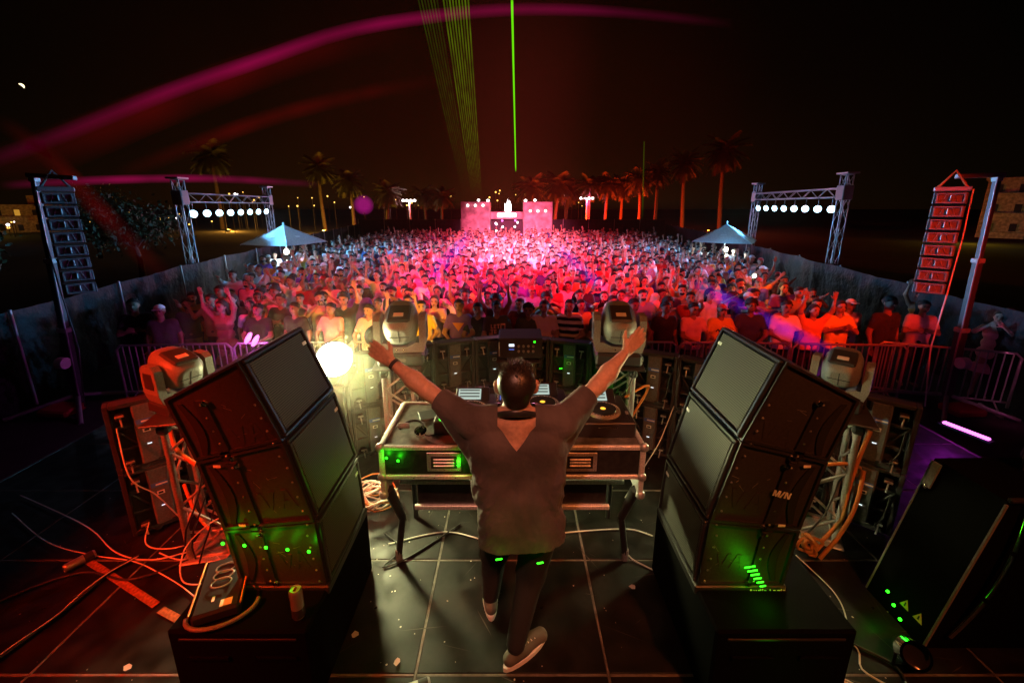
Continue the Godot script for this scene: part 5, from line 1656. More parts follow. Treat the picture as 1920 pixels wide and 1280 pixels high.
func make_booth() -> void:
	var o := thing("entrance_booth", "pink lit booth of two broad wall blocks joined by a bright bridge, far end", "booth", v3(-0.45, 0, -38.0))
	for s in [-1, 1]:
		var blk := obj("wall_block", bx(v3(2.5, 3.86, 1.6), 0.05, v3(s * 2.65, 1.93, 0)), M.booth_wall, o)
		for k in 3:
			obj("lamp", G.new().ball(v3(s * (2.0 + 0.65 * k), 3.1 if s > 0 else 3.55, 0.85), v3(0.1, 0.1, 0.06), 8, 6), M.lamp_white, blk)
		obj("lamp", G.new().ball(v3(s * 1.6, 3.95, 0.5), v3(0.13, 0.11, 0.11), 8, 6), M.lamp_white, blk)
		obj("lamp", G.new().ball(v3(s * 2.4, 3.98, 0.5), v3(0.12, 0.1, 0.1), 8, 6), M.lamp_white, blk)
		obj("base_ledge", bx(v3(2.9, 0.5, 0.5), 0.03, v3(s * 2.7, 0.25, 1.05)), M.booth_wall, blk)
	obj("bridge", bx(v3(2.8, 0.62, 1.2), 0.04, v3(0, 2.72, -0.1)), M.booth_wall, o)
	obj("lit_sign", bx(v3(1.6, 0.3, 0.06), 0.02, v3(0.0, 2.75, 0.56)), M.lamp_white, o)
	var fig := G.new().prism([Vector2(-0.28, 0), Vector2(0.28, 0), Vector2(0.3, 0.5), Vector2(0.14, 0.95), Vector2(0.07, 0.5), Vector2(-0.02, 1.05), Vector2(-0.14, 0.5), Vector2(-0.28, 0.7)], Transform3D(Basis(), v3(0.1, 3.05, 0.1)), 0.2)
	obj("lit_figure", fig, M.lamp_white, o)
	obj("back_wall", bx(v3(2.8, 2.4, 0.2), 0.02, v3(0, 1.2, -0.9)), M.booth_dark, o)
	for k in 9:
		obj("small_lamp", G.new().ball(v3(rng.randf_range(-1.0, 1.0), rng.randf_range(1.3, 2.3), -0.75), v3(0.09, 0.09, 0.06), 8, 6), M.lamp_white if k % 3 else M.lamp_pink, o)
	spot(o, v3(-0.45, 3.0, -36.9), v3(-0.45, 0.6, -25), Color(1.0, 0.6, 0.75), 150.0, 70.0, 0.4)
	for s in [-1, 1]:
		spot(o, v3(-0.45 + s * 2.6, 0.8, -34.6), v3(-0.45 + s * 2.6, 2.4, -37.2), Color(1.0, 0.25, 0.34), 12.0, 65.0, 0.2)


func make_palm_meshes() -> Array:
	var out := []
	for kind in 3:
		var h: float = [6.5, 5.2, 4.2][kind]
		var trunk := []
		for k in 9:
			var t := k / 8.0
			trunk.append(v3(0.25 * sin(t * 1.7 + kind), h * t, 0.15 * t * t))
		var crown := G.new()
		var top: Vector3 = trunk[-1]
		for k in 38:
			var a := TAU * k * 0.618
			var lift := lerpf(1.25, -0.75, k / 38.0) + rng.randf_range(-0.1, 0.1)
			var ln := rng.randf_range(1.6, 2.3)
			var prev := top
			var d := v3(cos(a) * cos(lift), sin(lift), sin(a) * cos(lift))
			for q in 8:
				d = (d + v3(0, -0.16, 0)).normalized()
				var nx := prev + d * ln / 8.0
				var side := d.cross(Vector3.UP).normalized()
				for s in [-1, 1]:
					for m in 2:
						var b0 := prev.lerp(nx, 0.5 * m)
						var b1 := b0 + d * 0.13
						var tip: Vector3 = b0 + (side * s + d * 0.5 + v3(0, -0.45, 0)).normalized() * (rng.randf_range(0.45, 0.7) * sin(PI * (q + 1.2) / 9.5) + 0.08)
						crown.poly([b0, b1, tip], (side.cross(d) + v3(0, 0.6, 0)).normalized())
				prev = nx
		out.append([G.new().tube(trunk, 0.2, 8, 0.13).mesh(), crown.mesh()])
	return out


func make_trees() -> void:
	var pm := make_palm_meshes()
	var list := [
		[v3(-25.8, 0, -60), 0, 1.28, "tall palm lit yellow beyond the left fence, right of the left arch"], [v3(-22.1, 0, -60), 1, 1.3, "shorter slim palm standing just right of the tall yellow lit palm"], [v3(-40, 0, -60), 0, 1.5, "dim bare-looking tall palm behind the left arch"],
		[v3(-16.5, 0, -58), 2, 1.25, "low bushy palm left of the magenta lit far lamps"], [v3(-10.3, 0, -64), 2, 1.15, "small palm between the left pole lamps and the booth"], [v3(2.9, 0, -60), 2, 1.4, "bushy red lit palm just right of the booth, nearest its wall"], [v3(6.3, 0, -62), 2, 1.5, "bushy red lit palm second right of the booth"],
		[v3(10.4, 0, -60), 1, 1.2, "red lit palm left of the right far lamps, first of a row"], [v3(12.9, 0, -60), 1, 1.22, "red lit palm right of the far lamps, second of a row"], [v3(15.0, 0, -61), 1, 1.2, "red lit palm third of the row right of the booth"], [v3(16.6, 0, -58), 1, 1.34, "taller red lit palm fourth of the row right of the booth"], [v3(19.7, 0, -60), 0, 1.2, "dim red palm with a broad crown left of the right arch"],
		[v3(23.5, 0, -60), 0, 1.38, "tall dark palm left of the right arch, second from it"], [v3(28.7, 0, -60), 0, 1.6, "tallest dark palm just above the right arch's near edge"], [v3(-13.2, 0, -66), 2, 1.2, "small dim palm behind the left pole lamps"], [v3(8.3, 0, -66), 2, 1.4, "dim red bushy palm farther back right of the booth"],
	]
	for l in list:
		var o := thing("palm_tree", l[3], "palm tree", l[0], rng.randf() * TAU, "palm trees beyond the grounds")
		o.scale = Vector3.ONE * l[2]
		put("trunk", pm[l[1]][0], M.bark, o)
		put("crown", pm[l[1]][1], M.frond, o)
	var spots := [[v3(-15.5, 0.0, -11.0), 3.4, "round dark tree nearest the left edge, behind the fence and mast"], [v3(-17.5, 0.1, -20.0), 3.6, "dark round tree between the left mast and the left arch"], [v3(-26.0, 0.3, -27.0), 4.2, "dark tree behind the left arch, before the town lights"], [v3(-21.0, 0.2, -13.0), 3.2, "small dark tree behind the left loudspeaker column"], [v3(26.0, 0.3, -19.0), 3.4, "dark tree before the lit building at the right edge"]]
	for t in spots:
		var o := thing("broadleaf_tree", t[2], "tree", t[0], 0.0, "dark trees beyond the fences")
		var h: float = t[1]
		var tk := G.new().tube([v3(0, 0, 0), v3(0.06, h * 0.25, 0), v3(0.0, h * 0.5, 0.05)], 0.14, 8, 0.08)
		var crown := G.new()
		for k in 7:
			var a := TAU * k / 7.0
			var e := v3(cos(a) * h * 0.28, h * rng.randf_range(0.55, 0.85), sin(a) * h * 0.28)
			tk.tube([v3(0, h * 0.42, 0.03), e], 0.05, 5, 0.02)
			for m in 300:
				var q := v3(rng.randfn(), rng.randfn(), rng.randfn()) * h * 0.105 + e
				var u := v3(rng.randfn(), rng.randfn(), rng.randfn()).normalized()
				var w := u.cross(v3(rng.randfn(), rng.randfn(), rng.randfn())).normalized()
				var sz := rng.randf_range(0.07, 0.13)
				crown.poly([q - u * sz, q + w * sz * 0.5, q + u * sz, q - w * sz * 0.5], u.cross(w))
		obj("trunk", tk, M.bark, o)
		obj("crown", crown, M.leaf, o)


func building(at: Vector3, yaw: float, w: float, floors: int, label: String, lit: float) -> void:
	var o := thing("apartment_building", label, "building", at, yaw)
	o.scale = Vector3.ONE * 0.6
	var h := floors * 2.9
	obj("wall", bx(v3(w, h, 8.0), 0.05, v3(0, h / 2, -4)), M.plaster, o)
	obj("roof", bx(v3(w + 0.6, 0.35, 8.6), 0.05, v3(0, h + 0.15, -4)), M.plaster, o)
	obj("roof_house", bx(v3(w * 0.3, 1.8, 3), 0.05, v3(w * 0.2, h + 1.2, -4)), M.plaster, o)
	for f in floors:
		obj("balcony", bx(v3(w * 0.45, 0.9, 1.1), 0.03, v3(-w * 0.2, f * 2.9 + 0.5, 0.56)), M.plaster, o)
		for k in int(w / 2.4):
			var x := -w / 2 + 1.3 + 2.4 * k
			var wn := obj("window", bx(v3(0.9, 1.3, 0.12), 0.01, v3(x, f * 2.9 + 1.65, 0.02)), M.plaster, o)
			obj("pane", bx(v3(0.74, 1.14, 0.02), 0.005, v3(x, f * 2.9 + 1.65, 0.09)), M.window_lit if rng.randf() < lit else M.window_glass, wn)
	omni(o, at + Basis(Vector3.UP, yaw) * v3(-w * 0.3, 1.2, 6.0), Color(1.0, 0.78, 0.2), 5.0, 0.2)


func make_far_lights() -> void:
	var k := 0
	var words := ["left of the left mast", "between left mast and left loudspeaker column", "right of the left loudspeaker column", "under the left arch", "above the left parasol", "left of the booth", "just above the booth", "right of the booth"]
	# pixel-free list: azimuth sectors (radians, right positive) at the distances of the town
	var sectors := [[-0.86, -0.82, 9, -0.035], [-0.80, -0.76, 3, -0.035], [-0.72, -0.60, 12, -0.025], [-0.59, -0.50, 9, 0.012], [-0.48, -0.38, 7, 0.008], [-0.36, -0.12, 12, 0.006], [-0.06, 0.04, 7, 0.022], [0.1, 0.2, 6, 0.01]]
	for q in sectors.size():
		for n in sectors[q][2]:
			var a := rng.randf_range(sectors[q][0], sectors[q][1])
			var dist := rng.randf_range(62.0, 85.0)
			var y: float = 3.55 + dist * (sectors[q][3] + rng.randf_range(-0.012, 0.014))
			var o := thing("distant_lamp", "tiny yellow town lamp far off in the dark, " + words[q], "lamp", v3(sin(a) * dist, y, -cos(a) * dist), 0.0, "town lamps " + words[q])
			var r := rng.randf_range(0.05, 0.15)
			obj("lamp_globe", G.new().ball(Vector3.ZERO, Vector3.ONE * r, 8, 6), M.lamp_yellow if rng.randf() < 0.85 else M.lamp_white, o)
			obj("post", G.new().tube([v3(0, -r, 0), v3(0, -y - 0.5, 0)], 0.04, 5), M.rubber, o)
	for s in [v3(-14.0, 4.1, -60), v3(10.2, 4.4, -60)]:
		var o := thing("mast_lights", "mast carrying a cluster of white floodlights, %s of the booth" % ("left" if s.x < 0 else "right"), "floodlight", s * v3(1, 0, 1), 0.0, "floodlight masts by the booth")
		obj("mast", G.new().tube([Vector3.ZERO, v3(0, s.y, 0)], 0.12, 8), M.alu, o)
		obj("crossbar", bx(v3(1.9, 0.1, 0.1), 0.02, v3(0, s.y, 0)), M.alu, o)
		for m in 4:
			obj("flood_lamp", G.new().ball(v3(-0.8 + 0.52 * m, s.y + 0.1, 0.15), v3(0.2, 0.17, 0.14), 10, 6), M.lamp_white, o)
		omni(o, s + v3(0, 0, 0.6), Color(1.0, 0.4, 0.75) if s.x > 0 else Color(1, 0.7, 0.85), 14.0, 0.3)
	for q in [[v3(-23.5, 0.3, -54), Color(1.0, 0.68, 0.2), 95.0, "yellow ground floodlight below the tall palm beyond the left fence"], [v3(-36, 0.4, -55), Color(1.0, 0.68, 0.25), 35.0, "yellow ground floodlight below the bare palm behind the left arch"], [v3(12.5, 0.3, -55), Color(1.0, 0.2, 0.03), 420.0, "red ground floodlight below the row of palms right of the booth"], [v3(3.5, 0.3, -55), Color(1.0, 0.3, 0.05), 180.0, "red ground floodlight below the palms just right of the booth"], [v3(25.0, 0.3, -55), Color(1.0, 0.4, 0.12), 35.0, "dim orange ground floodlight below the dark palms left of the right arch"]]:
		var o := thing("ground_floodlight", q[3], "floodlight", q[0])
		obj("housing", bx(v3(0.5, 0.4, 0.3), 0.03, v3(0, 0, 0.1)), M.fixture_dark, o)
		obj("lamp_lens", bx(v3(0.42, 0.32, 0.02), 0.005, v3(0, 0, -0.06)), M.lamp_red if q[0].x > 0 else M.lamp_yellow, o)
		omni(o, q[0] + v3(0, 0.3, -0.3), q[1], q[2], 0.2)
	var ball := thing("lens_flare_orb", "round magenta lens flare built as a glowing orb above the left fence", "lamp", v3(-16.2, 0, -48), 0.0)
	var gm := ArrayMesh.new()  # lens flare put in as glowing nested shells, on an added pole
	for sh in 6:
		G.new().ball(v3(0, 3.6, 0), Vector3.ONE * (0.55 + 0.1 * sh), 24, 16).add_to(gm, M.flare_glow)
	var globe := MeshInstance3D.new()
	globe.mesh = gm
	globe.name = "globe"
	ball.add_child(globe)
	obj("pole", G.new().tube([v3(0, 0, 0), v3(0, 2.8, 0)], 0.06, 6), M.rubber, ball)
	var mo := thing("moon", "small bright half moon in the black sky at upper left", "moon", v3(-1038, 254, -990) * 0.38)
	var mg := G.new()
	var pts := []
	for q in 16:
		var a := PI * q / 15.0 - PI / 2
		pts.append(Vector2(cos(a), sin(a)))
	for q in 14:
		var a := PI / 2 - PI * (q + 1) / 15.0
		pts.append(Vector2(cos(a) * 0.15, sin(a)))
	mg.prism(pts, Transform3D(Basis(v3(0, 0, -1), -0.75).scaled(Vector3.ONE * 1.9), Vector3.ZERO), 0.3)
	obj("moon_disc", mg, M.moon_glow, mo, Transform3D(face_to(v3(1038, -250, 990)), Vector3.ZERO))


func beam(label: String, pts: Array, r0: float, r1: float, m: Material, shells: int, group := "", fade := 0.25, called := "light_beam") -> void:
	# painted haze along a beam: glowing nested shells, thicker towards the middle, that thin out towards both ends
	var c := Curve3D.new()
	for i in pts.size():
		var t: Vector3 = (pts[mini(i + 1, pts.size() - 1)] - pts[maxi(i - 1, 0)]) / 6.0
		c.add_point(pts[i], -t, t)
	var n := 28 if pts.size() > 2 else (70 if fade > 0.8 else 14)
	var speck := RandomNumberGenerator.new()
	speck.seed = int(absf(pts[0].x) * 1000.0)
	var smoke := FastNoiseLite.new()
	smoke.seed = 6
	smoke.frequency = 0.02
	var path := []
	for i in n + 1:
		path.append(c.sample_baked(c.get_baked_length() * i / n, true))
	var am := ArrayMesh.new()
	for s in shells:
		var g := G.new()
		var k := float(s + 1) / shells
		g.tube(path, r0 * k, 14 if shells > 1 else 6, r1 * k, false)
		var cols := PackedColorArray()
		var per := g.v.size() / (n + 1)
		for i in n + 1:
			var e := minf(1.0, minf(float(i), float(n - i)) / n / maxf(fade, 0.001)) if fade < 0.8 else pow(float(i) / n, 1.6) * speck.randf_range(0.25, 1.0)
			if called == "laser_beam" and fade < 0.8:
				e = minf(1.0, float(i) / n / 0.3)
			elif fade < 0.8:
				e *= clampf(0.8 + 0.75 * smoke.get_noise_2d(i * 11.0, pts[0].x), 0.2, 1.3)
			for j in per:
				cols.append(Color(1, 1, 1, e))
		g.add_to(am, m, cols)
	var o := MeshInstance3D.new()
	o.mesh = am
	o.name = numbered(called)
	add_child(o)
	tag(o, label, "light beam", group)


func make_beams() -> void:
	beam("bright green laser beam rising straight up over the middle of the crowd", [v3(0.31, 6.25, -37.0), v3(0.0, 4.77, -3.0)], 0.04, 0.007, M.laser_green, 1, "", 0.02, "laser_beam")
	for k in 16:
		var far := v3(-4.1 + 0.1 * k, 4.0, -38.0)
		var near := far.lerp(v3(-1.72 + 0.057 * k + (0.06 if k > 6 else 0.0), 7.21, -9.0), 1.22)
		beam("thin green laser beam, one of the fan rising from the booth's left block", [far, near], 0.03, 0.01, M.laser_faint if k < 7 else M.laser_fan, 1, "fan of thin green laser beams", 0.9, "laser_beam")
	beam("faint short green laser beam rising among the palms at right", [v3(13.77, 2.0, -46), v3(13.37, 9.83, -46)], 0.06, 0.04, M.laser_faint, 1, "", 0.2, "laser_beam")
	# pink lit haze put in as glowing shells, curved to suit the view
	beam("broad pink light shaft arching over the whole sky from far left to right of the lasers", [v3(-24.0, 5.2, -20), v3(-19.6, 6.61, -20), v3(-14.6, 8.31, -20), v3(-10.79, 9.44, -20), v3(-7.09, 10.53, -20), v3(-3.52, 11.08, -20.0), v3(0, 11.35, -20), v3(4.17, 11.27, -20), v3(9.2, 10.82, -20)], 0.36, 0.19, M.glow_pink, 7, "pink light shafts in the haze", 0.48)
	beam("wide dim red glow painted as haze below the broad pink light shaft at upper left", [v3(-24.0, 4.9, -20.4), v3(-19.6, 6.3, -20.4), v3(-14.6, 8.05, -20.4), v3(-9.0, 9.8, -20.4), v3(-4.0, 10.9, -20.4)], 0.95, 0.6, M.glow_red, 7, "pink light shafts in the haze", 0.4)
	beam("dim red light shaft slanting up between the left arch and the lasers", [v3(-19.5, 4.95, -22), v3(-13.86, 6.91, -22), v3(-10.14, 7.98, -22), v3(-6.53, 8.74, -22), v3(-3.0, 9.3, -22)], 0.4, 0.35, M.glow_red, 7, "pink light shafts in the haze", 0.45)
	beam("level pink light shaft passing behind the left mast's top", [v3(-18.4, 4.24, -16), v3(-14.54, 4.44, -16), v3(-10.71, 4.48, -16), v3(-6.9, 4.28, -16)], 0.17, 0.14, M.glow_pink, 7, "pink light shafts in the haze", 0.4)
	beam("dim red light shaft falling from the far left edge towards the left fence", [v3(-12.23, 5.53, -11), v3(-11.2, 4.6, -11), v3(-9.9, 2.83, -11), v3(-8.9, 1.6, -11.0)], 0.22, 0.28, M.glow_red, 7, "pink light shafts in the haze", 0.4)
	beam("violet light shaft slanting down over the crowd left of the middle", [v3(-1.45, 2.6, -15.5), v3(-2.3, 1.5, -11.0)], 0.26, 0.2, M.glow_violet, 7, "violet light shafts over the crowd", 0.35)
	beam("violet light shaft over the crowd right of the middle", [v3(1.4, 2.3, -13.5), v3(2.3, 1.5, -9.6)], 0.2, 0.18, M.glow_violet, 7, "violet light shafts over the crowd", 0.4)
	beam("violet light shaft low over the right barriers", [v3(4.0, 1.9, -9.5), v3(5.6, 1.05, -7.0)], 0.16, 0.14, M.glow_violet, 7, "violet light shafts over the crowd", 0.35)


func make_haze() -> void:
	var lamp := v3(-1.47, 2.28, -3.3)  # fog puffs added here stand in for the bloom of the lamp
	for q in [[v3(-2.0, 4.5, -27.0), v3(44, 18, 44), 0.0003, "thin reddish smoke hanging over the crowd and the booth"], [lamp, v3(2.6, 2.2, 2.2), 0.010, "wide faint fog added as lens bloom round the glaring white lamp"], [lamp, v3(1.5, 1.4, 1.4), 0.03, "thicker fog added as lens bloom round the glaring white lamp"], [lamp, v3(0.8, 0.8, 0.8), 0.12, "small dense fog added as lens bloom at the glaring white lamp"]]:
		var f := FogVolume.new()
		f.name = numbered("haze")
		f.shape = RenderingServer.FOG_VOLUME_SHAPE_ELLIPSOID
		f.size = q[1]
		f.position = q[0]
		var fm := FogMaterial.new()
		fm.density = q[2]
		fm.albedo = Color(0.95, 0.62, 0.42) if q[1].x > 10.0 else Color(0.97, 0.97, 0.86)
		f.material = fm
		add_child(f)
		tag(f, q[3], "smoke", "", "stuff")


func make_crowd() -> void:
	var cols := ["black", "white", "grey", "dark blue", "dark red", "charcoal", "pale pink", "cream", "brown", "sky blue", "black", "white", "orange", "charcoal", "violet", "yellow", "white", "grey"]
	var ordinal := ["first", "second", "third", "fourth", "fifth", "sixth", "seventh", "eighth", "ninth", "tenth", "eleventh", "twelfth", "thirteenth", "fourteenth", "fifteenth", "sixteenth", "seventeenth", "eighteenth", "nineteenth", "twentieth", "21st", "22nd", "23rd", "24th", "25th", "26th", "27th", "28th", "29th", "30th", "31st", "32nd", "33rd", "34th", "35th", "36th"]
	# the front row, one by one: x, pose, top, hair, skin, legs, label
	var front := [
		[-5.6, 1, "brown", "long", 1, true, "long-haired woman in a brown dress, arms up, behind the left end barrier"], [-4.9, 7, "black", "short", 1, false, "man in black leaning on the barrier left of the pale fan flash"], [-4.2, 0, "black", "short", 1, false, "man in black standing at the barrier, second from the bright lamp's left"], [-3.5, 7, "pale pink", "short", 1, false, "man in a pink T-shirt leaning on the barrier left of the bright lamp"],
		[-2.75, 7, "white", "short", 3, false, "man in a white vest behind the glaring lamp's left edge"], [-2.1, 1, "cream", "short", 3, false, "man in a cream shirt behind the glaring lamp, both arms raised"], [-1.75, 7, "yellow", "short", 3, false, "man in a yellow shirt lit by the lamp, left of the left moving head"],
		[-1.02, 7, "violet", "short", 1, false, "man in a violet T-shirt with an orange triangle print, right of the left moving head"], [-0.66, 7, "black", "short", 1, false, "bearded man in a plain black T-shirt beside the violet T-shirt"], [-0.3, 7, "charcoal", "short", 1, false, "man in a charcoal T-shirt printed LET TE in pink letters"], [0.32, 0, "charcoal", "curly", 2, false, "curly-haired man in dark clothes just right of the laser projector"], [0.62, 7, "pale pink", "short", 1, false, "man in a pale pink T-shirt with a small dark chest print"], [1.1, 7, "striped", "short", 1, false, "man in a black and white striped T-shirt leaning on the barrier"], [1.75, 7, "black", "short", 1, false, "man in black looking sideways behind the right moving head"],
		[2.35, 7, "dark red", "short", 1, false, "man in a dark red shirt right of the right moving head"], [2.95, 0, "black", "short", 2, false, "man in black with his back to the hand of the performer's right arm"], [3.5, 7, "pale pink", "short", 1, false, "man in a pale pink V-neck shirt leaning on the right barrier"], [4.05, 7, "yellow", "cap", 1, false, "man in a yellow shirt with a dark zigzag print, wearing a pale cap"], [4.6, 7, "dark blue", "curly", 2, false, "curly-haired man in dark blue above the right speaker stack"], [5.25, 7, "white", "short", 2, false, "man in a white T-shirt leaning on the right barrier's far part"], [5.8, 1, "orange", "long", 1, false, "woman in orange with both arms up near the right barrier's end"], [6.3, 5, "yellow", "long", 1, false, "woman in a patterned yellow top clapping at the right barrier's end"],
	]
	for f in front:
		var o := person(f[6], f[1], f[2], f[3], f[4], v3(f[0], 0, -7.93 - rng.randf() * 0.08), rng.randf_range(-0.25, 0.25), rng.randf_range(0.97, 1.04), "people in the front row at the barrier", "dark", f[5])
		var tt := func(words: String, size: float, y: float, m: Material): text("chest_print", words, size, m, o, Transform3D(Basis(), v3(0.0, y, 0.121)), 0.02)
		if f[2] == "charcoal" and f[1] == 7:
			text("chest_print", "LET", 0.11, M["top_pale pink"], o, Transform3D(Basis(), v3(-0.05, 1.3, 0.125)), 0.014)
			text("chest_print", "TE", 0.11, M["top_pale pink"], o, Transform3D(Basis(), v3(-0.08, 1.2, 0.125)), 0.014)
			var ph := G.new().box(v3(0.1, 1.27, 0.122), v3(0.09, 0.16, 0.02), 0.008)
			obj("phone_print", ph, M["top_pale pink"], o)
			obj("phone_print", bx(v3(0.065, 0.1, 0.02), 0.004, v3(0.1, 1.275, 0.1245)), M.top_charcoal, o)
		elif f[2] == "violet":
			obj("chest_print", G.new().prism([Vector2(-0.11, 0.06), Vector2(0.11, 0.06), Vector2(0, -0.1)], Transform3D(Basis(), v3(0, 1.27, 0.115)), 0.02), M.top_orange, o)
		elif f[2] == "yellow" and f[3] == "cap":
			var zz := G.new()
			for k in 6:
				var a := v3(-0.12 + 0.04 * k, 1.22 + 0.05 * (k % 2), 0.118)
				zz.box(a.lerp(v3(-0.08 + 0.04 * k, 1.27 - 0.05 * (k % 2), 0.118), 0.5), v3(0.07, 0.016, 0.02), 0.003, Basis(v3(0, 0, 1), 0.9 if k % 2 == 0 else -0.9))
			obj("chest_print", zz, M.top_black, o)
	var n := front.size()
	var row := 1
	var far := [[], [], [], []]
	var far_cols := [[], [], [], []]
	var far_poses := [0, 3, 1, 5]
	var used := {}
	var flash_at := []
	var z := -8.6
	while z > -35.5:
		var half := clampf(7.3 + (-z - 9.0) * 0.3, 7.3, 10.4)
		var gap := 0.6 if z > -20.0 else 0.62
		var count := int(2.0 * half / gap)
		var idx := 0
		for k in count:
			var x := -half + gap * (k + 0.5) + rng.randf_range(-0.17, 0.17)
			var zz := z + rng.randf_range(-0.25, 0.25)
			var edge := absf(x) / half
			var thin := 0.03 + (0.3 * pow(maxf(0.0, edge - 0.62) / 0.38, 1.5)) + (0.35 if z < -31.0 else 0.0)
			if rng.randf() < thin:
				continue
			if Vector2(absf(x) - 9.0, zz + 17.5).length() < 0.5:
				continue
			var pr := rng.randf()
			var pose := 0
			if pr < 0.3:
				pose = 0
			elif pr < 0.4:
				pose = 5
			elif pr < 0.47:
				pose = 8
			elif pr < 0.56:
				pose = 3
			elif pr < 0.63:
				pose = 4
			elif pr < 0.72:
				pose = 6
			elif pr < 0.8:
				pose = 9
			elif pr < 0.86:
				pose = 1
			elif pr < 0.91:
				pose = 2
			elif pr < 0.96:
				pose = 10
			else:
				pose = 11
			var turn := rng.randf_range(-0.4, 0.4) - x * 0.03
			var tall := rng.randf_range(0.92, 1.06)
			if n < 300:
				idx += 1
				var c: String = cols[rng.randi() % cols.size()]
				var hr := rng.randf()
				var hair := "beard" if hr < 0.25 else "short" if hr < 0.68 else ("curly" if hr < 0.76 else ("long" if hr < 0.9 else "cap"))
				var sk := rng.randi() % 4
				var who: String = {"short": "short-haired man", "beard": "bearded man", "curly": "curly-haired man", "long": "long-haired woman", "cap": "capped man"}[hair]
				var lab := "%s in %s, %s, %s from left in %s row" % [who, c, POSE_WORDS[pose], ordinal[mini(idx - 1, 35)], ordinal[row]]
				if used.has(lab):
					print(lab)
				used[lab] = true
				person(lab, pose, c, hair, sk, v3(x, 0, zz), turn, tall, "people standing in the crowd", ["dark", "denim", "khaki"][rng.randi() % 3])
				if pose == 6 and flash_at.size() < 9:
					flash_at.append([v3(x, 0, zz), turn, tall, row + 1, ordinal[mini(idx - 1, 35)]])
				n += 1
			else:
				var b: int = [0, 0, 0, 0, 0, 1, 3][rng.randi() % 7]
				far[b].append(Transform3D(Basis(Vector3.UP, turn).scaled(Vector3.ONE * tall), v3(x, 0, zz)))
				var mc: StandardMaterial3D = M["top_" + ["white", "white", "grey", "pale pink", "dark red", "black", "cream", "charcoal", "sky blue", "white", "dark blue"][rng.randi() % 11]]
				far_cols[b].append(mc.albedo_color.srgb_to_linear())
		z -= 0.7 if z > -20.0 else 0.78
		row += 1
	# the rest of the crowd farther back reads as one mass
	var mass := Node3D.new()
	mass.name = numbered("crowd")
	add_child(mass)
	tag(mass, "dense mass of people filling the ground back to the booth", "crowd", "", "stuff")
	mat("far_tops", Color.WHITE, 0.85).vertex_color_use_as_albedo = true
	for b in 4:
		for kind in 5:
			var mm := MultiMesh.new()
			mm.transform_format = MultiMesh.TRANSFORM_3D
			mm.use_colors = kind == 1
			mm.mesh = [bodies[far_poses[b]], shirts[far_poses[b]], legs_m, hair_g["short"], dresses.eyes][kind]
			mm.instance_count = far[b].size()
			for i in far[b].size():
				mm.set_instance_transform(i, far[b][i])
				if kind == 1:
					mm.set_instance_color(i, far_cols[b][i])
			var mi := MultiMeshInstance3D.new()
			mi.multimesh = mm
			mi.material_override = [M.skin_0 if b % 2 else M.skin_3, M.far_tops, M.legs_dark, M.hair_dark, M.eye][kind]
			mi.name = ["bodies", "shirts", "trousers", "hair", "faces"][kind]
			mass.add_child(mi, true)
	for q in flash_at:
		var b := Basis(Vector3.UP, q[1])
		var o := thing("phone", "phone held up before the face by the person %s from left in %s row" % [q[4], ordinal[q[3] - 1]], "phone", q[0] + b * v3(0, 1.6, 0.44) * q[2], q[1], "phones held up in the crowd")
		obj("body", bx(v3(0.14, 0.075, 0.01), 0.004), M.plastic, o)
		obj("screen", bx(v3(0.13, 0.066, 0.002), 0.0005, v3(0, 0, -0.006)), M.screen_pale, o)
	var torch := thing("phone_torch_light", "bright phone torch held up in the crowd at right", "phone", v3(5.9, 1.86, -10.3))
	obj("body", bx(v3(0.08, 0.15, 0.01), 0.004), M.plastic, torch)
	obj("torch_light", G.new().ball(v3(0, 0.03, 0.02), v3(0.05, 0.05, 0.02), 10, 6), M.lamp_warm, torch)
	omni(torch, v3(5.9, 1.9, -10.1), Color(1.0, 0.9, 0.6), 0.5, 0.05)
	var fan := thing("flash_lamp", "glaring pinkish flash lamp at the left barrier", "lamp", v3(-4.72, 1.2, -7.4), 0.0)
	for k in 2:
		obj("lamp_panel", G.new().ball(v3(0.12 * k - 0.06, 0.02 - 0.05 * k, 0.02), v3(0.045, 0.13, 0.03), 10, 8, Basis(v3(0, 0, 1), -0.6)), M.lamp_pink, fan)
	obj("grip", bx(v3(0.05, 0.12, 0.05), 0.01, v3(-0.02, -0.16, 0)), M.plastic, fan)
	omni(fan, v3(-4.72, 1.25, -7.2), Color(1.0, 0.4, 1.0), 0.6, 0.08)
	# staff and guests outside the barriers
	var out_people := [
		[v3(-7.2, 0, -7.9), 8, "black", "short", 1, 0.5, "guard in black with folded arms at the left, beside the mast", 1.05, false, 0],
		[v3(-6.6, 0, -7.75), 0, "charcoal", "cap", 1, 0.4, "guard in charcoal wearing a cap, right of the other left guard", 1.0, false, 0],
		[v3(7.0, 0, -7.7), 0, "black", "short", 2, 0.1, "broad guard in black standing left of the right mast", 1.1, false, 0], [v3(8.05, 0, -8.1), 8, "pale pink", "short", 1, -0.4, "man in a pale shirt behind the right mast", 1.0, false, 0],
		[v3(9.0, 0, -7.6), 6, "pale pink", "long", 3, -0.9, "woman in a pink dress photographing with both hands, right of the right mast", 0.95, true, 0], [v3(9.55, 0, -7.9), 9, "white", "long", 3, -0.8, "woman in a white top beside the pink dress, one arm out", 0.95, false, 0], [v3(9.4, 0, -9.6), 1, "orange", "long", 1, -0.5, "woman in an orange dress with both arms up behind the pink dress", 0.95, true, 0], [v3(9.2, 0, -6.4), 0, "dark blue", "short", 1, -1.1, "man in dark blue at the right edge, by the pink lamp", 0.98, false, 0],
	]
	for q in out_people:
		person(q[6], q[1], q[2], q[3], q[4], q[0], q[5], q[7], "", "dark", q[8])
	var pl := thing("pink_lamp", "small bright pink lamp at the right edge below the guests", "lamp", v3(9.0, 0.95, -6.15))
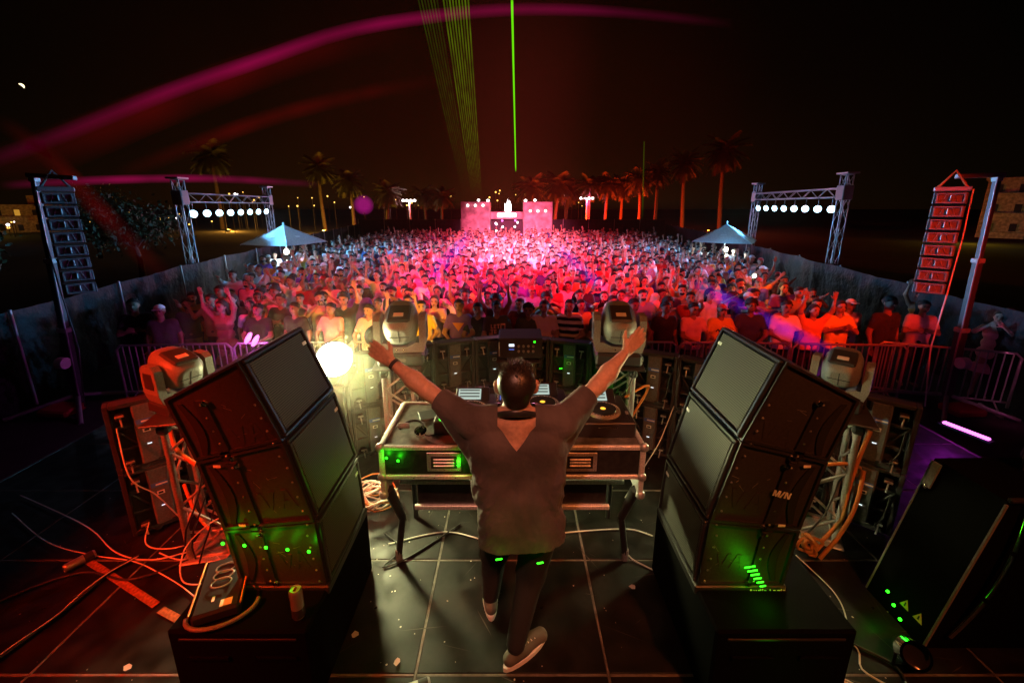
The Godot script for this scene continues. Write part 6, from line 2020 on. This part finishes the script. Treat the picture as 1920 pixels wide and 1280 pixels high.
	obj("lamp_globe", G.new().ball(Vector3.ZERO, v3(0.07, 0.06, 0.06), 10, 8), M.lamp_pink, pl)
	obj("grip", bx(v3(0.04, 0.14, 0.04), 0.01, v3(0, -0.1, 0)), M.plastic, pl)
	omni(pl, v3(8.7, 1.25, -6.1), Color(1.0, 0.4, 0.65), 6.0, 0.06)
	var st := thing("light_strip", "short glowing pink strip light along the stage's right edge", "lamp", v3(4.95, S + 0.02, -4.2), 0.3)
	obj("lamp_strip", bx(v3(0.05, 0.03, 0.4), 0.01), M.lamp_pink, st)
	obj("holder", bx(v3(0.09, 0.02, 0.46), 0.005, v3(0, -0.02, 0)), M.rubber, st)
	omni(st, v3(4.6, S + 0.35, -4.0), Color(0.9, 0.2, 1.0), 0.12, 0.1)


func make_rig() -> void:
	# the stage's own front truss, above and behind the camera, with the wash lights that colour the crowd
	var o := thing("stage_truss", "overhead stage truss that carries the coloured wash lights", "truss")
	truss_piece(v3(-6, 7.2, 1.8), v3(6, 7.2, 1.8), 0.4, 14, o)
	for s in [-1, 1]:
		truss_piece(v3(s * 6, 0, 1.8), v3(s * 6, 7.2, 1.8), 0.4, 9, o)
	var lamps := [
		[v3(-4.6, 6.85, 1.6), v3(-3.6, 1.2, -14.5), Color(1.0, 0.09, 0.28), 230.0, 18.0, "crimson"], [v3(-1.6, 6.85, 1.6), v3(-0.8, 1.2, -20), Color(1.0, 0.13, 0.42), 1350.0, 14.0, "rose"], [v3(1.6, 6.85, 1.6), v3(1.8, 1.2, -19), Color(1.0, 0.12, 0.26), 1050.0, 15.0, "red"], [v3(4.6, 6.85, 1.6), v3(4.6, 1.2, -13), Color(1.0, 0.2, 0.06), 150.0, 16.0, "orange"],
		[v3(0.0, 6.85, 1.7), v3(0.3, 1.0, -31), Color(1.0, 0.45, 0.62), 6000.0, 9.0, "pink"],
		[v3(-5.4, 6.85, 1.6), v3(-2.1, S + 0.9, -2.35), Color(1.0, 0.19, 0.07), 150.0, 13.0, "amber"], [v3(-0.6, 6.85, 1.75), v3(0.0, S + 1.35, -1.9), Color(1.0, 0.6, 0.48), 24.0, 12.0, "dim rose"], [v3(5.4, 6.85, 1.6), v3(6.4, 2.6, -7.0), Color(1.0, 0.18, 0.04), 170.0, 11.0, "dim orange"],
		[v3(2.6, 6.85, 1.75), v3(0.6, S + 0.7, -2.8), Color(1.0, 0.48, 0.24), 24.0, 27.0, "added dim amber"],  # fill light added to lift the dark stage
	]
	for q in lamps:
		var l := thing("wash_light", "%s stage wash light hanging on the overhead truss" % q[5], "stage light", q[0], 0.0, "wash lights on the overhead truss")
		var d: Vector3 = (q[1] - q[0]).normalized()
		var ax := face_to(d) * Basis(v3(1, 0, 0), v3(0, 0, 1), v3(0, -1, 0))
		obj("shell", G.new().lathe([Vector2(0, -0.3), Vector2(0.12, -0.28), Vector2(0.15, -0.02), Vector2(0.15, 0.04), Vector2(0.135, 0.04)], Transform3D(ax, Vector3.ZERO), 16), M.fixture_dark, l)
		obj("lamp_lens", G.new().lathe([Vector2(0, 0.0), Vector2(0.14, 0.004)], Transform3D(ax, Vector3.ZERO), 16), M.lamp_red, l)
		obj("hook", G.new().tube([v3(0, 0.02, 0), v3(0, 0.3, 0.1)], 0.02, 6), M.fixture_dark, l)
		spot(l, q[0] + d * 0.06, q[1], q[2], q[3], q[4], 0.12, 1.0)


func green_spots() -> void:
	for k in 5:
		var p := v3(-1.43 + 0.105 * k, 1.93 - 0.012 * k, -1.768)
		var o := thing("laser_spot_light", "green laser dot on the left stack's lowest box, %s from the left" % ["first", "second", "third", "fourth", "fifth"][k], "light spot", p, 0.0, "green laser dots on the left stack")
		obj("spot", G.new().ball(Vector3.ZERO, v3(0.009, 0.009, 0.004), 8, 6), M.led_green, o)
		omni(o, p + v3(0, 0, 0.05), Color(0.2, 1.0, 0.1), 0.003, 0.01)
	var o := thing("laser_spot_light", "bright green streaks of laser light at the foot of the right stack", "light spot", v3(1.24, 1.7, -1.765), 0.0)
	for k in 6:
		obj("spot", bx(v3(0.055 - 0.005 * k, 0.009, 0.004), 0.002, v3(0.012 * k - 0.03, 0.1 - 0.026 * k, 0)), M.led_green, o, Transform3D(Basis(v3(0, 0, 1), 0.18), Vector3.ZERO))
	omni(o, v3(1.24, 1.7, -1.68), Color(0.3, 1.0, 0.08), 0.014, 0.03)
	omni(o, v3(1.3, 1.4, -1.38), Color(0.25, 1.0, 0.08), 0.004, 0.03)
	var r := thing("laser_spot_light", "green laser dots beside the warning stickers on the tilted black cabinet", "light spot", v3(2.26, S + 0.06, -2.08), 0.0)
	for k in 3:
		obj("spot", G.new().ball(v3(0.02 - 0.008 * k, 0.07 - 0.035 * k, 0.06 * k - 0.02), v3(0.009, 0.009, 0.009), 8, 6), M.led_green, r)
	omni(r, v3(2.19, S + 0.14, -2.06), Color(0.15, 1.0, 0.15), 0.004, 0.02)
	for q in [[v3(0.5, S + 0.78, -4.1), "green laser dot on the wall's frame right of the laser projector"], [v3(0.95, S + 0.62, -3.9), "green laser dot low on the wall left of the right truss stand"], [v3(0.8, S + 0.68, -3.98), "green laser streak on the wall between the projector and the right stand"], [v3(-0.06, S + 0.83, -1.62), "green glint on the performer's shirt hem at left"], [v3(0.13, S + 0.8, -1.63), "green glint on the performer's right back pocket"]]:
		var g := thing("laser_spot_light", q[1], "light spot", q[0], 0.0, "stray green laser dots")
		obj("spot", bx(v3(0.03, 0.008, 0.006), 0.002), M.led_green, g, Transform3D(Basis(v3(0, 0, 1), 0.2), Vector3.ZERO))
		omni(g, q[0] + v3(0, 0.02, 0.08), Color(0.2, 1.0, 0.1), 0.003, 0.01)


func _ready() -> void:
	rng.seed = 20
	# camera
	var cam := Camera3D.new()
	cam.name = "camera"
	cam.projection = Camera3D.PROJECTION_FRUSTUM
	cam.near = 0.1
	cam.far = 2000.0
	cam.size = 0.1 * 1280.0 / 800.0
	cam.frustum_offset = Vector2(0, -0.1 * 55.5 / 800.0)
	cam.position = v3(0, 3.55, 0)
	cam.rotation_degrees = v3(-14, 0, 0)
	add_child(cam)
	cam.current = true
	# night sky
	var env := Environment.new()
	env.background_mode = Environment.BG_SKY
	var sm := PanoramaSkyMaterial.new()
	sm.panorama = sky_picture()
	env.sky = Sky.new()
	env.sky.sky_material = sm
	env.background_energy_multiplier = 1.0
	env.tonemap_mode = Environment.TONE_MAPPER_LINEAR
	env.tonemap_exposure = 1.0
	env.volumetric_fog_enabled = true
	env.volumetric_fog_density = 0.0
	env.sdfgi_enabled = true
	env.ssao_enabled = true
	env.ssil_enabled = true
	var we := WorldEnvironment.new()
	we.name = "environment"
	we.environment = env
	add_child(we)
	var moonlight := DirectionalLight3D.new()
	moonlight.name = "moonlight"
	moonlight.light_energy = 0.004
	moonlight.light_color = Color(0.8, 0.85, 1.0)
	moonlight.light_angular_distance = 0.5
	moonlight.shadow_enabled = true
	moonlight.sky_mode = DirectionalLight3D.SKY_MODE_LIGHT_ONLY
	moonlight.basis = face_to(v3(-1038, 254, -990))
	add_child(moonlight)
	make_materials()
	beam_mat("glow_red", Color(0.5, 0.04, 0.05), 1.0, 0.016)
	beam_mat("laser_fan", Color(0.5, 0.68, 0.06), 0.9, 0.24)
	beam_mat("flare_glow", Color(0.75, 0.1, 0.55), 1.0, 0.055)
	# structure
	make_ground()
	make_stage()
	make_rig()
	fence("long dark fabric fence down the left side of the audience, wrinkled and bluish", [v3(-8.5, 0, -5.6), v3(-8.8, 0, -7.2), v3(-10.2, 0, -13.0), v3(-11.4, 0, -21.0), v3(-12.8, 0, -26.0), v3(-15.5, 0, -44.0)], 1.75)
	fence("long dark fabric fence down the right side of the audience", [v3(8.5, 0, -5.6), v3(8.9, 0, -7.2), v3(10.0, 0, -13.0), v3(11.5, 0, -21.0), v3(13.0, 0, -26.0), v3(15.5, 0, -44.0)], 1.75)
	fence("dark red lit fabric fence across the far end behind the booth", [v3(-15.5, 0, -44.0), v3(15.5, 0, -44.0)], 2.2)
	make_booth()
	make_trees()
	building(v3(46, 0.6, -39), -0.85, 9.6, 3, "pale apartment block lit yellow at the right edge beyond the fence", 0.3)
	building(v3(-58, 0.0, -52), 0.8, 14.0, 2, "low pale building lit yellow at the left edge among the town lights", 0.5)
	make_tower(-1)
	make_tower(1)
	make_arch(-1)
	make_arch(1)
	make_umbrella(v3(-9.05, 0, -17.2), "square blue white parasol by the left fence", 0.5)
	make_umbrella(v3(9.0, 0, -18.2), "square pale parasol by the right fence, half in shadow", 0.2)
	make_barriers()
	# on the stage
	make_led_wall()
	pedestal(v3(-1.03, S, -3.66), 1.03, 0.15, "truss stand under the moving head left of the performer's head")
	pedestal(v3(0.97, S, -3.66), 1.03, -0.15, "truss stand under the moving head at the performer's right hand")
	pedestal(v3(0.06, S, -4.02), 0.96, 0.0, "truss stand in the middle under the laser projector", Vector3.ZERO, false)
	pedestal(v3(-2.14, S, -2.62), 1.08, 0.2, "orange lit truss stand at the left end, beside the left stack")
	pedestal(v3(2.3, S, -2.78), 1.0, -0.5, "truss stand at the right end, hung with orange straps")
	moving_head(v3(-0.99, S + 1.03, -3.66), 0.1, "grey moving head light with a dark top cap, left of the performer's head", 0.42)
	moving_head(v3(0.95, S + 1.03, -3.66), -0.1, "grey moving head light with a dark top cap, at the performer's right hand", 0.42)
	moving_head(v3(-2.22, S + 1.08, -2.66), 1.15, "orange lit moving head light at the left end above the tilted stand", 0.3)
	moving_head(v3(2.36, S + 1.0, -2.86), -0.75, "dark moving head light half hidden behind the right speaker stack", 0.3)
	make_bright_lamp(v3(-1.545, 2.25, -3.5), v3(0.15, 2.6, -1.0), "glaring white round stage lamp facing the performer from the left part of the wall", 10.5, true)
	make_bright_lamp(v3(2.18, 2.02, -3.3), v3(0.3, 2.6, -1.6), "round white stage lamp tucked away behind the right speaker stack", 6.0, false)
	make_table()
	make_stack(-1)
	make_stack(1)
	make_people()
	make_performer()
	make_crowd()
	# small things
	make_cables()
	make_props()
	make_far_lights()
	green_spots()
	make_beams()
	make_haze()
